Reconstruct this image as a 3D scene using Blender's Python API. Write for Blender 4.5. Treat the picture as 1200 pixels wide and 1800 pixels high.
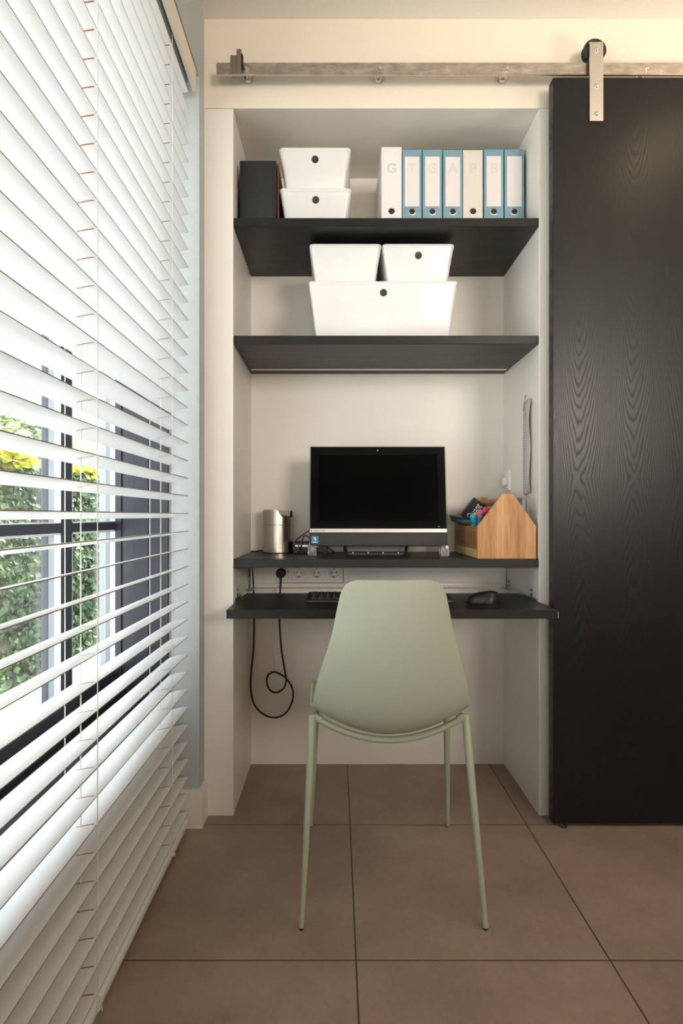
import bpy, bmesh, math, random
from mathutils import Vector, Matrix
random.seed(7)
PI = math.pi
S = bpy.context.scene
for o in list(bpy.data.objects):
    bpy.data.objects.remove(o)
COL = S.collection

# ------------------------------------------------------------------ camera, sky, lights, exposure
F, H, VX, VY = 1017.0, 1.05, 591.0, 907.0          # focal length in pixels, eye height, vanishing point
cam_d = bpy.data.cameras.new('camera')
cam = bpy.data.objects.new('camera', cam_d); COL.objects.link(cam)
cam_d.sensor_fit = 'VERTICAL'; cam_d.sensor_height = 36.0
cam_d.lens = F / 1800.0 * 36.0
cam_d.shift_x = (600 - VX) / 1800.0
cam_d.shift_y = (VY - 900) / 1800.0
cam_d.clip_start = 0.05
cam.location = (0, 0, H); cam.rotation_euler = (PI / 2, 0, 0)
S.camera = cam

w = bpy.data.worlds.new('sky'); S.world = w; w.use_nodes = True
bg = w.node_tree.nodes['Background']
bg.inputs['Color'].default_value = (0.90, 0.95, 1.0, 1)
bg.inputs['Strength'].default_value = 4.1

def light(name, kind, loc, energy, color, direction=None, **kw):
    d = bpy.data.lights.new(name, kind); d.energy = energy; d.color = color
    for k, v in kw.items(): setattr(d, k, v)
    o = bpy.data.objects.new(name, d); COL.objects.link(o); o.location = loc
    if direction: o.rotation_euler = Vector(direction).to_track_quat('-Z', 'Y').to_euler()
    return o
light('sun', 'SUN', (0, 3, 6), 15.0, (1.0, 0.95, 0.86), (-0.30, -0.50, -0.80), angle=0.03)
light('back_fill_high', 'AREA', (2.45, -2.9, 2.1), 12.5, (1.0, 0.91, 0.80), (-0.40, 1, -0.01), shape='RECTANGLE', size=1.4, size_y=1.1, spread=math.radians(60))  # added fill high at the back right, no window behind it
light('back_fill_low', 'AREA', (0.1, -2.9, 1.35), 5, (1.0, 0.87, 0.72), (0.03, 1, 0.13), shape='RECTANGLE', size=2.2, size_y=1.2, spread=math.radians(55))  # second added fill, low behind the camera, lifts the alcove soffit
light('overhead_fill', 'AREA', (2.2, -0.3, 2.74), 5, (1.0, 0.83, 0.64), (0, 0.15, -1), shape='RECTANGLE', size=1.4, size_y=1.0)  # unseen overhead fill added to warm the room, no fitting modelled
light('ceiling_wash_fill', 'SPOT', (1.75, 1.30, 1.95), 32, (1.0, 0.80, 0.56), (-0.30, 0.20, 1), spot_size=2.7, spot_blend=1.0, shadow_soft_size=0.12)  # uplight added out of view to brighten the ceiling near the front wall
light('ceiling_downlight', 'SPOT', (1.45, 1.25, 2.76), 10, (1.0, 0.74, 0.46), (0.0, 0.16, -1), spot_size=2.4, spot_blend=1.0, shadow_soft_size=0.06)
S.view_settings.view_transform = 'Standard'; S.view_settings.look = 'None'
S.view_settings.gamma = 1.0; S.view_settings.use_curve_mapping = False
S.view_settings.exposure = 0.38
S.cycles.use_denoising = True
S.cycles.max_bounces = 14; S.cycles.diffuse_bounces = 12; S.cycles.transparent_max_bounces = 12
S.cycles.sample_clamp_indirect = 12.0
S.cycles.caustics_reflective = False; S.cycles.caustics_refractive = False

# ------------------------------------------------------------------ helpers
def X(px, Y): return (px - VX) * Y / F
def Z(py, Y): return H - (py - VY) * Y / F

def new_bm(): return bmesh.new()

def box(bm, x0, x1, y0, y1, z0, z1, bev=0.0, seg=2, mi=0):
    r = bmesh.ops.create_cube(bm, size=1.0)
    vs = r['verts']
    for v in vs:
        v.co = Vector(((x0 + x1) / 2 + v.co.x * (x1 - x0), (y0 + y1) / 2 + v.co.y * (y1 - y0), (z0 + z1) / 2 + v.co.z * (z1 - z0)))
    fs = list({f for v in vs for f in v.link_faces})
    for f in fs: f.material_index = mi
    if bev > 0:
        es = list({e for v in vs for e in v.link_edges})
        q = bmesh.ops.bevel(bm, geom=es, offset=bev, segments=seg, profile=0.5, affect='EDGES')
        for f in q['faces']: f.material_index = mi
    return bm

def ring_frame(d):
    d = d.normalized()
    up = Vector((0, 0, 1)) if abs(d.z) < 0.9 else Vector((1, 0, 0))
    a = d.cross(up).normalized(); b = d.cross(a).normalized()
    return a, b

def tube(bm, pts, r, n=10, caps=True, mi=0):
    pts = [Vector(p) for p in pts]
    rs = r if isinstance(r, (list, tuple)) else [r] * len(pts)
    rings = []
    a = None
    for i, p in enumerate(pts):
        d = (pts[min(i + 1, len(pts) - 1)] - pts[max(i - 1, 0)])
        if d.length < 1e-9: d = Vector((0, 0, 1))
        d.normalize()
        if a is None: a, b = ring_frame(d)
        else:
            a = (a - d * a.dot(d)).normalized(); b = d.cross(a).normalized()
        rings.append([bm.verts.new(p + (a * math.cos(2 * PI * k / n) + b * math.sin(2 * PI * k / n)) * rs[i]) for k in range(n)])
    for i in range(len(rings) - 1):
        for k in range(n):
            f = bm.faces.new((rings[i][k], rings[i][(k + 1) % n], rings[i + 1][(k + 1) % n], rings[i + 1][k])); f.material_index = mi
    if caps:
        for rg in (rings[0], rings[-1]):
            f = bm.faces.new(rg); f.material_index = mi
    return bm

def spline(pts, n=8):
    pts = [Vector(p) for p in pts]
    out = []
    for i in range(len(pts) - 1):
        p0, p1, p2, p3 = pts[max(i - 1, 0)], pts[i], pts[i + 1], pts[min(i + 2, len(pts) - 1)]
        for k in range(n):
            t = k / n
            out.append(0.5 * ((2 * p1) + (p2 - p0) * t + (2 * p0 - 5 * p1 + 4 * p2 - p3) * t * t + (3 * p1 - p0 - 3 * p2 + p3) * t ** 3))
    out.append(pts[-1])
    return out

def loft(bm, loops, cap=True, mi=0):
    rings = [[bm.verts.new(p) for p in lp] for lp in loops]
    n = len(rings[0])
    for i in range(len(rings) - 1):
        for k in range(n):
            f = bm.faces.new((rings[i][k], rings[i][(k + 1) % n], rings[i + 1][(k + 1) % n], rings[i + 1][k])); f.material_index = mi
    if cap:
        f = bm.faces.new(list(reversed(rings[0]))); f.material_index = mi
        f = bm.faces.new(rings[-1]); f.material_index = mi
    return bm

def rrect(cx, cy, w, d, r, z, n=5):
    pts = []
    for sx, sy, a0 in ((1, 1, 0), (-1, 1, PI / 2), (-1, -1, PI), (1, -1, 3 * PI / 2)):
        for k in range(n):
            a = a0 + PI / 2 * k / (n - 1)
            pts.append(Vector((cx + sx * (w / 2 - r) + r * math.cos(a), cy + sy * (d / 2 - r) + r * math.sin(a), z)))
    return pts

def lathe(bm, prof, c, axis='Z', n=32, mi=0):
    """prof: list of (radius, offset along axis)"""
    c = Vector(c)
    def P(r, h, a):
        u, v = r * math.cos(a), r * math.sin(a)
        if axis == 'Z': return c + Vector((u, v, h))
        if axis == 'Y': return c + Vector((u, h, v))
        return c + Vector((h, u, v))
    loops = [[P(max(r, 1e-5), h, 2 * PI * k / n) for k in range(n)] for r, h in prof]
    return loft(bm, loops, True, mi)

def prism(bm, outline, axis, a0, a1, mi=0):
    """outline: 2-D points; axis the extrusion axis"""
    def P(p, a):
        if axis == 'X': return Vector((a, p[0], p[1]))
        if axis == 'Y': return Vector((p[0], a, p[1]))
        return Vector((p[0], p[1], a))
    return loft(bm, [[P(p, a0) for p in outline], [P(p, a1) for p in outline]], True, mi)

def wloc(o):
    v = Vector((0, 0, 0))
    while o is not None:
        v += Vector(o.location); o = o.parent
    return v

def obj(name, bm, mats, parent=None, smooth=True, sharp=32, at=None):
    bmesh.ops.recalc_face_normals(bm, faces=bm.faces[:])
    if parent is not None: off = wloc(parent)
    elif at is not None: off = Vector(at)
    else:
        mn = [min(v.co[i] for v in bm.verts) for i in range(3)]; mx = [max(v.co[i] for v in bm.verts) for i in range(3)]
        off = Vector(((mn[0] + mx[0]) / 2, (mn[1] + mx[1]) / 2, mn[2]))
    bmesh.ops.translate(bm, verts=bm.verts[:], vec=-off)
    me = bpy.data.meshes.new(name); bm.to_mesh(me); bm.free()
    for m in (mats if isinstance(mats, (list, tuple)) else [mats]): me.materials.append(m)
    if smooth:
        me.polygons.foreach_set('use_smooth', [True] * len(me.polygons))
        me.set_sharp_from_angle(angle=math.radians(sharp))
    o = bpy.data.objects.new(name, me); COL.objects.link(o)
    if parent is not None: o.parent = parent
    else: o.location = off
    return o

def tag(o, label, cat, group=None):
    o['label'] = label; o['category'] = cat
    if group: o['group'] = group
    return o

def thing(name, label, cat, loc, group=None):
    o = bpy.data.objects.new(name, None); COL.objects.link(o); o.location = loc
    o.empty_display_size = 0.05
    return tag(o, label, cat, group)

def struct(o, label=None):
    o['kind'] = 'structure'
    if label: o['label'] = label
    return o

def dup(root, loc, label):
    r = root.copy(); COL.objects.link(r); r.location = loc; r['label'] = label
    for ch in list(root.children):
        c = ch.copy(); COL.objects.link(c); c.parent = r
        for g in list(ch.children):
            d = g.copy(); COL.objects.link(d); d.parent = c
    return r

def text_bm(s, size, outline=0.0, extrude=0.0004):
    """lettering as a bmesh in the XZ plane, centred, facing -Y"""
    cu = bpy.data.curves.new('lettering', 'FONT'); cu.body = s; cu.size = size
    cu.align_x = 'CENTER'; cu.align_y = 'CENTER'; cu.resolution_u = 3
    if outline: cu.fill_mode = 'NONE'; cu.bevel_depth = outline; cu.bevel_resolution = 0
    else: cu.extrude = extrude
    o = bpy.data.objects.new('lettering', cu); COL.objects.link(o)
    dg = bpy.context.evaluated_depsgraph_get()
    me = bpy.data.meshes.new_from_object(o.evaluated_get(dg))
    bm = bmesh.new(); bm.from_mesh(me)
    bpy.data.objects.remove(o); bpy.data.meshes.remove(me); bpy.data.curves.remove(cu)
    bmesh.ops.transform(bm, matrix=Matrix.Rotation(PI / 2, 4, 'X'), verts=bm.verts[:])
    return bm

# ------------------------------------------------------------------ materials
def mat(name, color, rough=0.5, metal=0.0, **kw):
    m = bpy.data.materials.new(name); m.use_nodes = True
    b = m.node_tree.nodes['Principled BSDF']
    b.inputs['Base Color'].default_value = (*color, 1); b.inputs['Roughness'].default_value = rough
    b.inputs['Metallic'].default_value = metal
    for k, v in kw.items(): b.inputs[k].default_value = v
    return m

class N:
    """small node-tree writer"""
    def __init__(s, m): s.nt = m.node_tree; s.b = s.nt.nodes['Principled BSDF']
    def new(s, t, **kw):
        n = s.nt.nodes.new(t)
        for k, v in kw.items(): setattr(n, k, v)
        return n
    def link(s, a, b): s.nt.links.new(a, b)
    def val(s, sock, v):
        if isinstance(v, (int, float)): sock.default_value = v
        else: s.link(v, sock)
    def math(s, op, a, b=0.0, c=None):
        n = s.new('ShaderNodeMath', operation=op); s.val(n.inputs[0], a); s.val(n.inputs[1], b)
        if c is not None: s.val(n.inputs[2], c)
        return n.outputs[0]
    def coord(s, scale=(1, 1, 1), out='Object'):
        t = s.new('ShaderNodeTexCoord'); mp = s.new('ShaderNodeMapping'); mp.inputs['Scale'].default_value = scale
        s.link(t.outputs[out], mp.inputs[0]); return mp.outputs[0]
    def noise(s, vec, scale, detail=3.0, rough=0.5):
        n = s.new('ShaderNodeTexNoise'); s.link(vec, n.inputs['Vector']); n.inputs['Scale'].default_value = scale
        n.inputs['Detail'].default_value = detail; n.inputs['Roughness'].default_value = rough
        return n.outputs[0]
    def ramp(s, fac, stops):
        n = s.new('ShaderNodeValToRGB'); s.link(fac, n.inputs[0])
        e = n.color_ramp.elements
        while len(e) < len(stops): e.new(0.5)
        for q, (p, c) in zip(e, stops): q.position = p; q.color = (*c, 1)
        return n.outputs[0]
    def mix(s, fac, a, b, blend='MIX'):
        n = s.new('ShaderNodeMix', data_type='RGBA', blend_type=blend)
        s.val(n.inputs[0], fac)
        for i, v in ((6, a), (7, b)):
            if isinstance(v, tuple): n.inputs[i].default_value = (*v, 1)
            else: s.link(v, n.inputs[i])
        return n.outputs[2]
    def bump(s, h, strength=0.2, dist=0.002):
        n = s.new('ShaderNodeBump'); s.link(h, n.inputs['Height']); n.inputs['Strength'].default_value = strength
        n.inputs['Distance'].default_value = dist; s.link(n.outputs[0], s.b.inputs['Normal'])
    def color(s, c): s.link(c, s.b.inputs['Base Color'])
    def rough(s, c): s.link(c, s.b.inputs['Roughness'])

def plaster(name, c, rough=0.85, scale=350, strength=0.15, dist=0.001, spread=0.04):
    m = mat(name, c, rough); n = N(m); v = n.coord()
    h = n.noise(v, scale, 4); n.bump(h, strength, dist)
    g = n.noise(v, 3.0, 3)
    n.color(n.mix(g, tuple(max(0, x - spread) for x in c), tuple(min(1, x + spread) for x in c)))
    return m

M = {}
M['paint'] = plaster('cream_wall_paint', (0.79, 0.71, 0.60), spread=0.015)
M['dark_paint'] = plaster('dark_taupe_wall_paint', (0.10, 0.085, 0.075), spread=0.01)
M['ceiling'] = plaster('spray_plaster_ceiling', (0.84, 0.81, 0.76), scale=160, strength=0.6, dist=0.004, spread=0.01)
M['grey_wall'] = plaster('grey_textured_wall', (0.46, 0.50, 0.51), scale=260, strength=0.7, dist=0.003, spread=0.03)
M['lacquer'] = plaster('offwhite_lacquered_board', (0.80, 0.765, 0.705), rough=0.4, scale=500, strength=0.03, spread=0.008)
M['skirting'] = mat('cream_skirting', (0.80, 0.74, 0.64), 0.45)

def floor_mat():
    m = mat('taupe_floor_tile', (0.25, 0.18, 0.14), 0.5); n = N(m)
    t = n.new('ShaderNodeTexCoord'); s = n.new('ShaderNodeSeparateXYZ'); n.link(t.outputs['Object'], s.inputs[0])
    def edge(c, off):
        q = n.math('DIVIDE', n.math('SUBTRACT', c, off), 0.6)
        f = n.math('FRACT', q)
        return n.math('MINIMUM', f, n.math('SUBTRACT', 1.0, f)), n.math('FLOOR', q)
    ex, ix = edge(s.outputs[0], 0.0464 - 6.0); ey, iy = edge(s.outputs[1], 1.9666 - 6.0)
    d = n.math('MINIMUM', ex, ey)
    grout = n.math('LESS_THAN', d, 0.0034)
    cid = n.new('ShaderNodeCombineXYZ'); n.link(ix, cid.inputs[0]); n.link(iy, cid.inputs[1])
    wn = n.new('ShaderNodeTexWhiteNoise'); n.link(cid.outputs[0], wn.inputs['Vector'])
    v = n.coord()
    a = n.noise(v, 3.0, 6, 0.62); b = n.noise(v, 60, 4, 0.7)
    c1 = n.ramp(a, [(0.30, (0.260, 0.185, 0.143)), (0.52, (0.335, 0.245, 0.193)), (0.72, (0.41, 0.312, 0.252))])
    c2 = n.mix(0.16, c1, n.ramp(b, [(0.3, (0.13, 0.09, 0.07)), (0.7, (0.42, 0.33, 0.27))]))
    tint = n.ramp(wn.outputs[0], [(0.0, (0.92, 0.92, 0.92)), (1.0, (1.08, 1.07, 1.06))])
    c3 = n.mix(1.0, c2, tint, 'MULTIPLY')
    n.color(n.mix(grout, c3, (0.085, 0.060, 0.048)))
    n.rough(n.math('ADD', n.math('MULTIPLY', b, 0.12), 0.42))
    hh = n.math('MINIMUM', n.math('MULTIPLY', d, 160.0), 1.0)
    n.bump(n.math('ADD', hh, n.math('MULTIPLY', b, 0.05)), 0.4, 0.002)
    return m
M['floor'] = floor_mat()

def oak_shelf():
    m = mat('black_stained_oak', (0.015, 0.015, 0.016), 0.42); n = N(m)
    v = n.coord((3.0, 60.0, 60.0)); g = n.noise(v, 6.0, 4, 0.65)
    v2 = n.coord((1.0, 14.0, 14.0)); g2 = n.noise(v2, 3.0, 3)
    n.color(n.ramp(g, [(0.35, (0.005, 0.005, 0.005)), (0.6, (0.013, 0.0125, 0.012))]))
    n.b.inputs['Specular IOR Level'].default_value = 0.35
    n.rough(n.math('ADD', n.math('MULTIPLY', g2, 0.2), 0.30))
    n.bump(g, 0.25, 0.0008)
    return m
M['oak'] = oak_shelf()

def oak_door():
    m = mat('black_oak_veneer', (0.012, 0.012, 0.012), 0.4); n = N(m)
    t = n.new('ShaderNodeTexCoord'); s = n.new('ShaderNodeSeparateXYZ'); n.link(t.outputs['Object'], s.inputs[0])
    x, z = s.outputs[0], s.outputs[2]
    # bookmatched veneer leaves 0.18 m wide with cathedral figure
    u = n.math('SUBTRACT', n.math('PINGPONG', n.math('ADD', x, 5.012), 0.18), 0.09)
    wv = n.coord((5.0, 5.0, 0.9)); wob = n.noise(wv, 2.0, 3)
    wv2 = n.coord((30.0, 30.0, 2.0)); wob2 = n.noise(wv2, 2.0, 2)
    f = n.math('MULTIPLY', n.math('MULTIPLY', u, u), 75.0)
    f = n.math('SUBTRACT', f, n.math('ABSOLUTE', n.math('SUBTRACT', z, 1.18)))
    f = n.math('ADD', f, n.math('MULTIPLY', wob, 0.45)); f = n.math('ADD', f, n.math('MULTIPLY', wob2, 0.06))
    r = n.math('FRACT', n.math('MULTIPLY', f, 17.0))
    line = n.math('POWER', n.math('ABSOLUTE', n.math('SUBTRACT', n.math('MULTIPLY', r, 2.0), 1.0)), 3.0)
    pv = n.coord((260.0, 260.0, 9.0)); pores = n.noise(pv, 1.0, 3, 0.7)
    grain = n.math('MULTIPLY', line, n.math('ADD', n.math('MULTIPLY', pores, 1.2), 0.1))
    n.color(n.ramp(grain, [(0.05, (0.0045, 0.0045, 0.0046)), (0.6, (0.0012, 0.0012, 0.0012))]))
    n.b.inputs['Specular IOR Level'].default_value = 0.36
    n.rough(n.math('ADD', n.math('MULTIPLY', grain, 0.18), 0.33))
    h = n.math('SUBTRACT', n.math('MULTIPLY', pores, 0.35), n.math('MULTIPLY', grain, 0.8))
    n.bump(h, 0.22, 0.0008)
    return m
M['oak_door'] = oak_door()

def light_wood(name, along, across, pw, base=((0.36, 0.17, 0.06), (0.58, 0.32, 0.13), (0.74, 0.47, 0.22))):
    m = mat(name, base[1], 0.45); n = N(m)
    t = n.new('ShaderNodeTexCoord'); s = n.new('ShaderNodeSeparateXYZ'); n.link(t.outputs['Object'], s.inputs[0])
    idx = n.math('FLOOR', n.math('DIVIDE', n.math('ADD', s.outputs[across], 5.0), pw))
    wn = n.new('ShaderNodeTexWhiteNoise', noise_dimensions='1D'); n.link(idx, wn.inputs['W'])
    sc = [38.0, 38.0, 38.0]; sc[along] = 3.0
    v = n.coord(tuple(sc))
    vv = n.new('ShaderNodeVectorMath', operation='ADD'); n.link(v, vv.inputs[0])
    cb = n.new('ShaderNodeCombineXYZ'); n.link(n.math('MULTIPLY', wn.outputs[0], 40.0), cb.inputs[along]); n.link(cb.outputs[0], vv.inputs[1])
    g = n.noise(vv.outputs[0], 2.2, 4, 0.6)
    q = n.math('ADD', n.math('MULTIPLY', g, 0.75), n.math('MULTIPLY', wn.outputs[0], 0.32))
    n.color(n.ramp(q, [(0.30, base[0]), (0.52, base[1]), (0.82, base[2])]))
    n.bump(g, 0.1, 0.0006)
    return m
M['wood_v'] = light_wood('acacia_boards_upright', 2, 0, 0.034, ((0.36, 0.15, 0.045), (0.56, 0.28, 0.10), (0.74, 0.44, 0.19)))
M['wood_y'] = light_wood('acacia_boards_lengthwise', 1, 2, 0.052, ((0.20, 0.08, 0.03), (0.38, 0.17, 0.06), (0.55, 0.29, 0.12)))
M['wood_pale'] = light_wood('pale_acacia_sapwood', 1, 2, 0.09, ((0.60, 0.36, 0.15), (0.74, 0.50, 0.25), (0.86, 0.66, 0.40)))

M['slat'] = mat('white_painted_slat', (0.90, 0.90, 0.90), 0.35)
M['slat_edge_shade'] = mat('taupe_slat_edge_shade', (0.30, 0.25, 0.21), 0.5)  # dark shading of the slat edges painted in as brown-grey
M['slot'] = mat('bare_wood_in_slot', (0.42, 0.17, 0.08), 0.7)
M['cord'] = mat('white_cord', (0.78, 0.75, 0.70), 0.8)
M['valance'] = mat('cream_valance', (0.80, 0.72, 0.62), 0.45)
M['headrail'] = mat('grey_headrail', (0.20, 0.20, 0.20), 0.45)
M['frame'] = mat('anthracite_window_frame', (0.030, 0.034, 0.050), 0.38)
M['bead_white'] = mat('white_spacer', (0.80, 0.82, 0.84), 0.4)
M['bead_grey'] = mat('grey_gasket', (0.30, 0.33, 0.37), 0.5)

def glass_mat(name, tint=(1, 1, 1), fac=1.0):
    m = bpy.data.materials.new(name); m.use_nodes = True; nt = m.node_tree
    for q in list(nt.nodes): nt.nodes.remove(q)
    out = nt.nodes.new('ShaderNodeOutputMaterial'); mx = nt.nodes.new('ShaderNodeMixShader')
    tr = nt.nodes.new('ShaderNodeBsdfTransparent'); tr.inputs[0].default_value = (*tint, 1)
    gl = nt.nodes.new('ShaderNodeBsdfGlossy'); gl.inputs['Roughness'].default_value = 0.0
    lw = nt.nodes.new('ShaderNodeLayerWeight'); lw.inputs['Blend'].default_value = 0.5
    pw = nt.nodes.new('ShaderNodeMath'); pw.operation = 'POWER'; nt.links.new(lw.outputs['Facing'], pw.inputs[0]); pw.inputs[1].default_value = 5.0
    ml = nt.nodes.new('ShaderNodeMath'); ml.operation = 'MULTIPLY_ADD'; nt.links.new(pw.outputs[0], ml.inputs[0]); ml.inputs[1].default_value = 0.92; ml.inputs[2].default_value = 0.08
    nt.links.new(ml.outputs[0], mx.inputs[0]); nt.links.new(tr.outputs[0], mx.inputs[1]); nt.links.new(gl.outputs[0], mx.inputs[2])
    nt.links.new(mx.outputs[0], out.inputs[0])
    return m
M['glass'] = glass_mat('window_glass', (0.97, 0.985, 0.98))
M['acrylic'] = mat('clear_acrylic', (0.92, 0.94, 0.95), 0.05, 0.0, **{'Transmission Weight': 0.85, 'IOR': 1.45})
M['acrylic_thin'] = glass_mat('clear_acrylic_edge', (0.86, 0.88, 0.88))

def steel(name, c, rough, scale=(200, 200, 4), amt=0.15):
    m = mat(name, c, rough, 1.0); n = N(m); v = n.coord(scale); g = n.noise(v, 3.0, 3)
    n.rough(n.math('ADD', n.math('MULTIPLY', g, amt), rough - amt / 2))
    return m
def mottled_steel():
    m = mat('mill_finish_steel', (0.60, 0.54, 0.48), 0.4, 1.0); n = N(m); v = n.coord((1, 1, 2)); g = n.noise(v, 22.0, 5, 0.65)
    n.color(n.ramp(g, [(0.3, (0.42, 0.36, 0.31)), (0.55, (0.60, 0.53, 0.46)), (0.75, (0.74, 0.66, 0.58))]))
    n.rough(n.math('ADD', n.math('MULTIPLY', g, 0.35), 0.20)); n.bump(g, 0.15, 0.0008)
    return m
M['rail'] = mottled_steel()
M['strap'] = steel('brushed_steel_strap', (0.72, 0.68, 0.64), 0.36)
M['bolt'] = mat('bright_steel_bolt', (0.70, 0.67, 0.62), 0.25, 1.0)
M['stop'] = mat('brown_grey_steel_stop', (0.30, 0.24, 0.20), 0.45, 0.8)
M['bin'] = steel('brushed_stainless', (0.62, 0.56, 0.50), 0.24, (900, 900, 8), 0.05)
M['zinc'] = mat('blue_zinc_plate', (0.62, 0.72, 0.70), 0.3, 0.9)
M['alu'] = mat('satin_aluminium', (0.80, 0.79, 0.77), 0.35, 0.9)
M['silver'] = mat('silver_plastic', (0.62, 0.58, 0.53), 0.35, 0.4)
M['rubber'] = mat('black_rubber', (0.010, 0.010, 0.010), 0.6)
M['black'] = mat('black_plastic', (0.012, 0.012, 0.013), 0.4)
M['plate_grey'] = mat('grey_stand_plate', (0.30, 0.29, 0.28), 0.5, 0.3)
M['grey_plastic'] = mat('grey_plastic', (0.07, 0.07, 0.075), 0.35)
M['black_gloss'] = mat('piano_black', (0.004, 0.004, 0.005), 0.08)
M['screen'] = mat('switched_off_screen', (0.003, 0.003, 0.0025), 0.10, 0.0, **{'Specular IOR Level': 0.15})
M['speaker'] = mat('charcoal_speaker_grille', (0.028, 0.027, 0.028), 0.6)
M['white_plastic'] = mat('white_plastic_box', (0.74, 0.74, 0.735), 0.28)
M['white_socket'] = mat('white_socket_plastic', (0.82, 0.80, 0.77), 0.3)
M['dark'] = mat('dark_opening', (0.012, 0.012, 0.014), 0.5)
M['binder_blue'] = mat('powder_blue_card', (0.19, 0.33, 0.41), 0.5)
M['binder_white'] = mat('white_card', (0.76, 0.75, 0.74), 0.45)
M['binder_cream'] = mat('cream_card', (0.70, 0.64, 0.57), 0.5)
M['label'] = mat('paper_label', (0.72, 0.68, 0.67), 0.6)
M['pencil'] = mat('grey_pencil', (0.50, 0.47, 0.46), 0.7)
M['pencil_blue'] = mat('blue_pen', (0.28, 0.42, 0.62), 0.6)
def cloth_black():
    m = mat('black_linen_cover', (0.014, 0.014, 0.015), 0.7); n = N(m); v = n.coord(); g = n.noise(v, 500, 3); n.bump(g, 0.5, 0.001); return m
M['linen'] = cloth_black()
M['red_card'] = mat('dark_red_card', (0.13, 0.035, 0.025), 0.5)
M['sage'] = plaster('sage_plastic', (0.415, 0.445, 0.345), rough=0.48, scale=900, strength=0.05, dist=0.0005, spread=0.006)
M['sage_metal'] = mat('sage_powder_coat', (0.400, 0.440, 0.315), 0.38)
M['paper'] = mat('white_paper', (0.76, 0.73, 0.70), 0.7)
M['news'] = mat('greyish_printed_paper', (0.56, 0.52, 0.50), 0.75)
M['print'] = mat('grey_print', (0.30, 0.27, 0.27), 0.7)
M['white_ink'] = mat('white_lettering', (0.82, 0.80, 0.76), 0.5)
M['grey_ink'] = mat('grey_lettering', (0.12, 0.11, 0.10), 0.5)
M['blue_sticker'] = mat('blue_sticker', (0.02, 0.22, 0.55), 0.3)
M['purple'] = mat('violet_print', (0.18, 0.18, 0.45), 0.5)
M['teal'] = mat('teal_fabric', (0.03, 0.16, 0.17), 0.7)
M['cyan'] = mat('cyan_plastic', (0.02, 0.42, 0.62), 0.4)
M['pink'] = mat('pink_plastic', (0.75, 0.06, 0.12), 0.35)
M['rose'] = mat('rose_plastic', (0.70, 0.25, 0.30), 0.35)
M['orange'] = mat('orange_wire', (0.70, 0.28, 0.06), 0.4)
M['yellow'] = mat('yellow_ink', (0.75, 0.62, 0.05), 0.4)
M['green'] = mat('green_ink', (0.12, 0.45, 0.08), 0.4)

# ------------------------------------------------------------------ the room
D = 2.026            # face of the alcove front
DB = 2.449           # alcove back wall
AL, AR = -0.3606, 0.709
AT = 2.478           # alcove head
CZ = 2.79            # ceiling height
WX = -0.463          # left wall face
bm = new_bm(); box(bm, -0.80, 3.2, -3.2, 2.6, -0.06, 0.0); struct(obj('floor', bm, M['floor'], at=(0, 0, 0)), 'taupe stone-look tiled floor')
bm = new_bm(); box(bm, -0.9, 3.2, -3.2, 2.6, CZ, CZ + 0.06); struct(obj('ceiling', bm, M['ceiling'], at=(0, 0, CZ)), 'white spray-plaster ceiling')
bm = new_bm(); box(bm, WX, 3.2, D, D + 0.02, AT, CZ); box(bm, 0.752, 3.2, D, D + 0.02, 0, AT)
struct(obj('wall_front', bm, M['paint']), 'cream painted wall above the alcove')
# alcove lining: stiles, cheeks, head board, back board
bm = new_bm()
box(bm, WX, AL, D, DB, 0, AT - 0.0015, 0.0008, 1)
box(bm, AR, 0.752, D, DB, 0, AT - 0.0015, 0.0008, 1)
box(bm, WX, 0.752, D + 0.02, DB, AT, AT + 0.03)
box(bm, AL, AR, D + 0.0005, D + 0.02, AT - 0.0005, AT + 0.001)
box(bm, WX, 0.752, DB, DB + 0.02, 0, AT + 0.03)
struct(obj('wall_alcove', bm, M['lacquer']), 'off-white board lining of the desk alcove')
# left wall with the window opening
RY = 1.955           # far reveal of the window
SILL = 0.42
bm = new_bm()
box(bm, -0.80, WX, RY, 2.6, 0, CZ)
box(bm, -0.80, WX, -0.75, RY, 2.535, CZ)
box(bm, -0.80, WX, -3.2, -0.75, 0, CZ)
box(bm, -0.80, -0.566, -0.75, RY, 0, SILL - 0.02)
struct(obj('wall_left', bm, M['grey_wall']), 'grey textured wall around the window')
bm = new_bm(); box(bm, 3.2, 3.26, -3.2, 2.6, 0, CZ); struct(obj('wall_right', bm, M['paint']))
bm = new_bm(); box(bm, -0.80, 3.2, -3.26, -3.2, 0, CZ); struct(obj('wall_back', bm, M['dark_paint']))
bm = new_bm()
prism(bm, [(-0.556, RY), (-0.556, RY - 0.013), (-0.450, RY - 0.013), (-0.450, D), (WX, D), (WX, RY)], 'Z', 0.0, 0.118)
prism(bm, [(-0.556, RY), (-0.556, RY - 0.009), (-0.454, RY - 0.009), (-0.454, D), (WX, D), (WX, RY)], 'Z', 0.1185, 0.128)
struct(obj('baseboard_left', bm, M['skirting']), 'cream skirting wrapping the window reveal corner')

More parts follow.
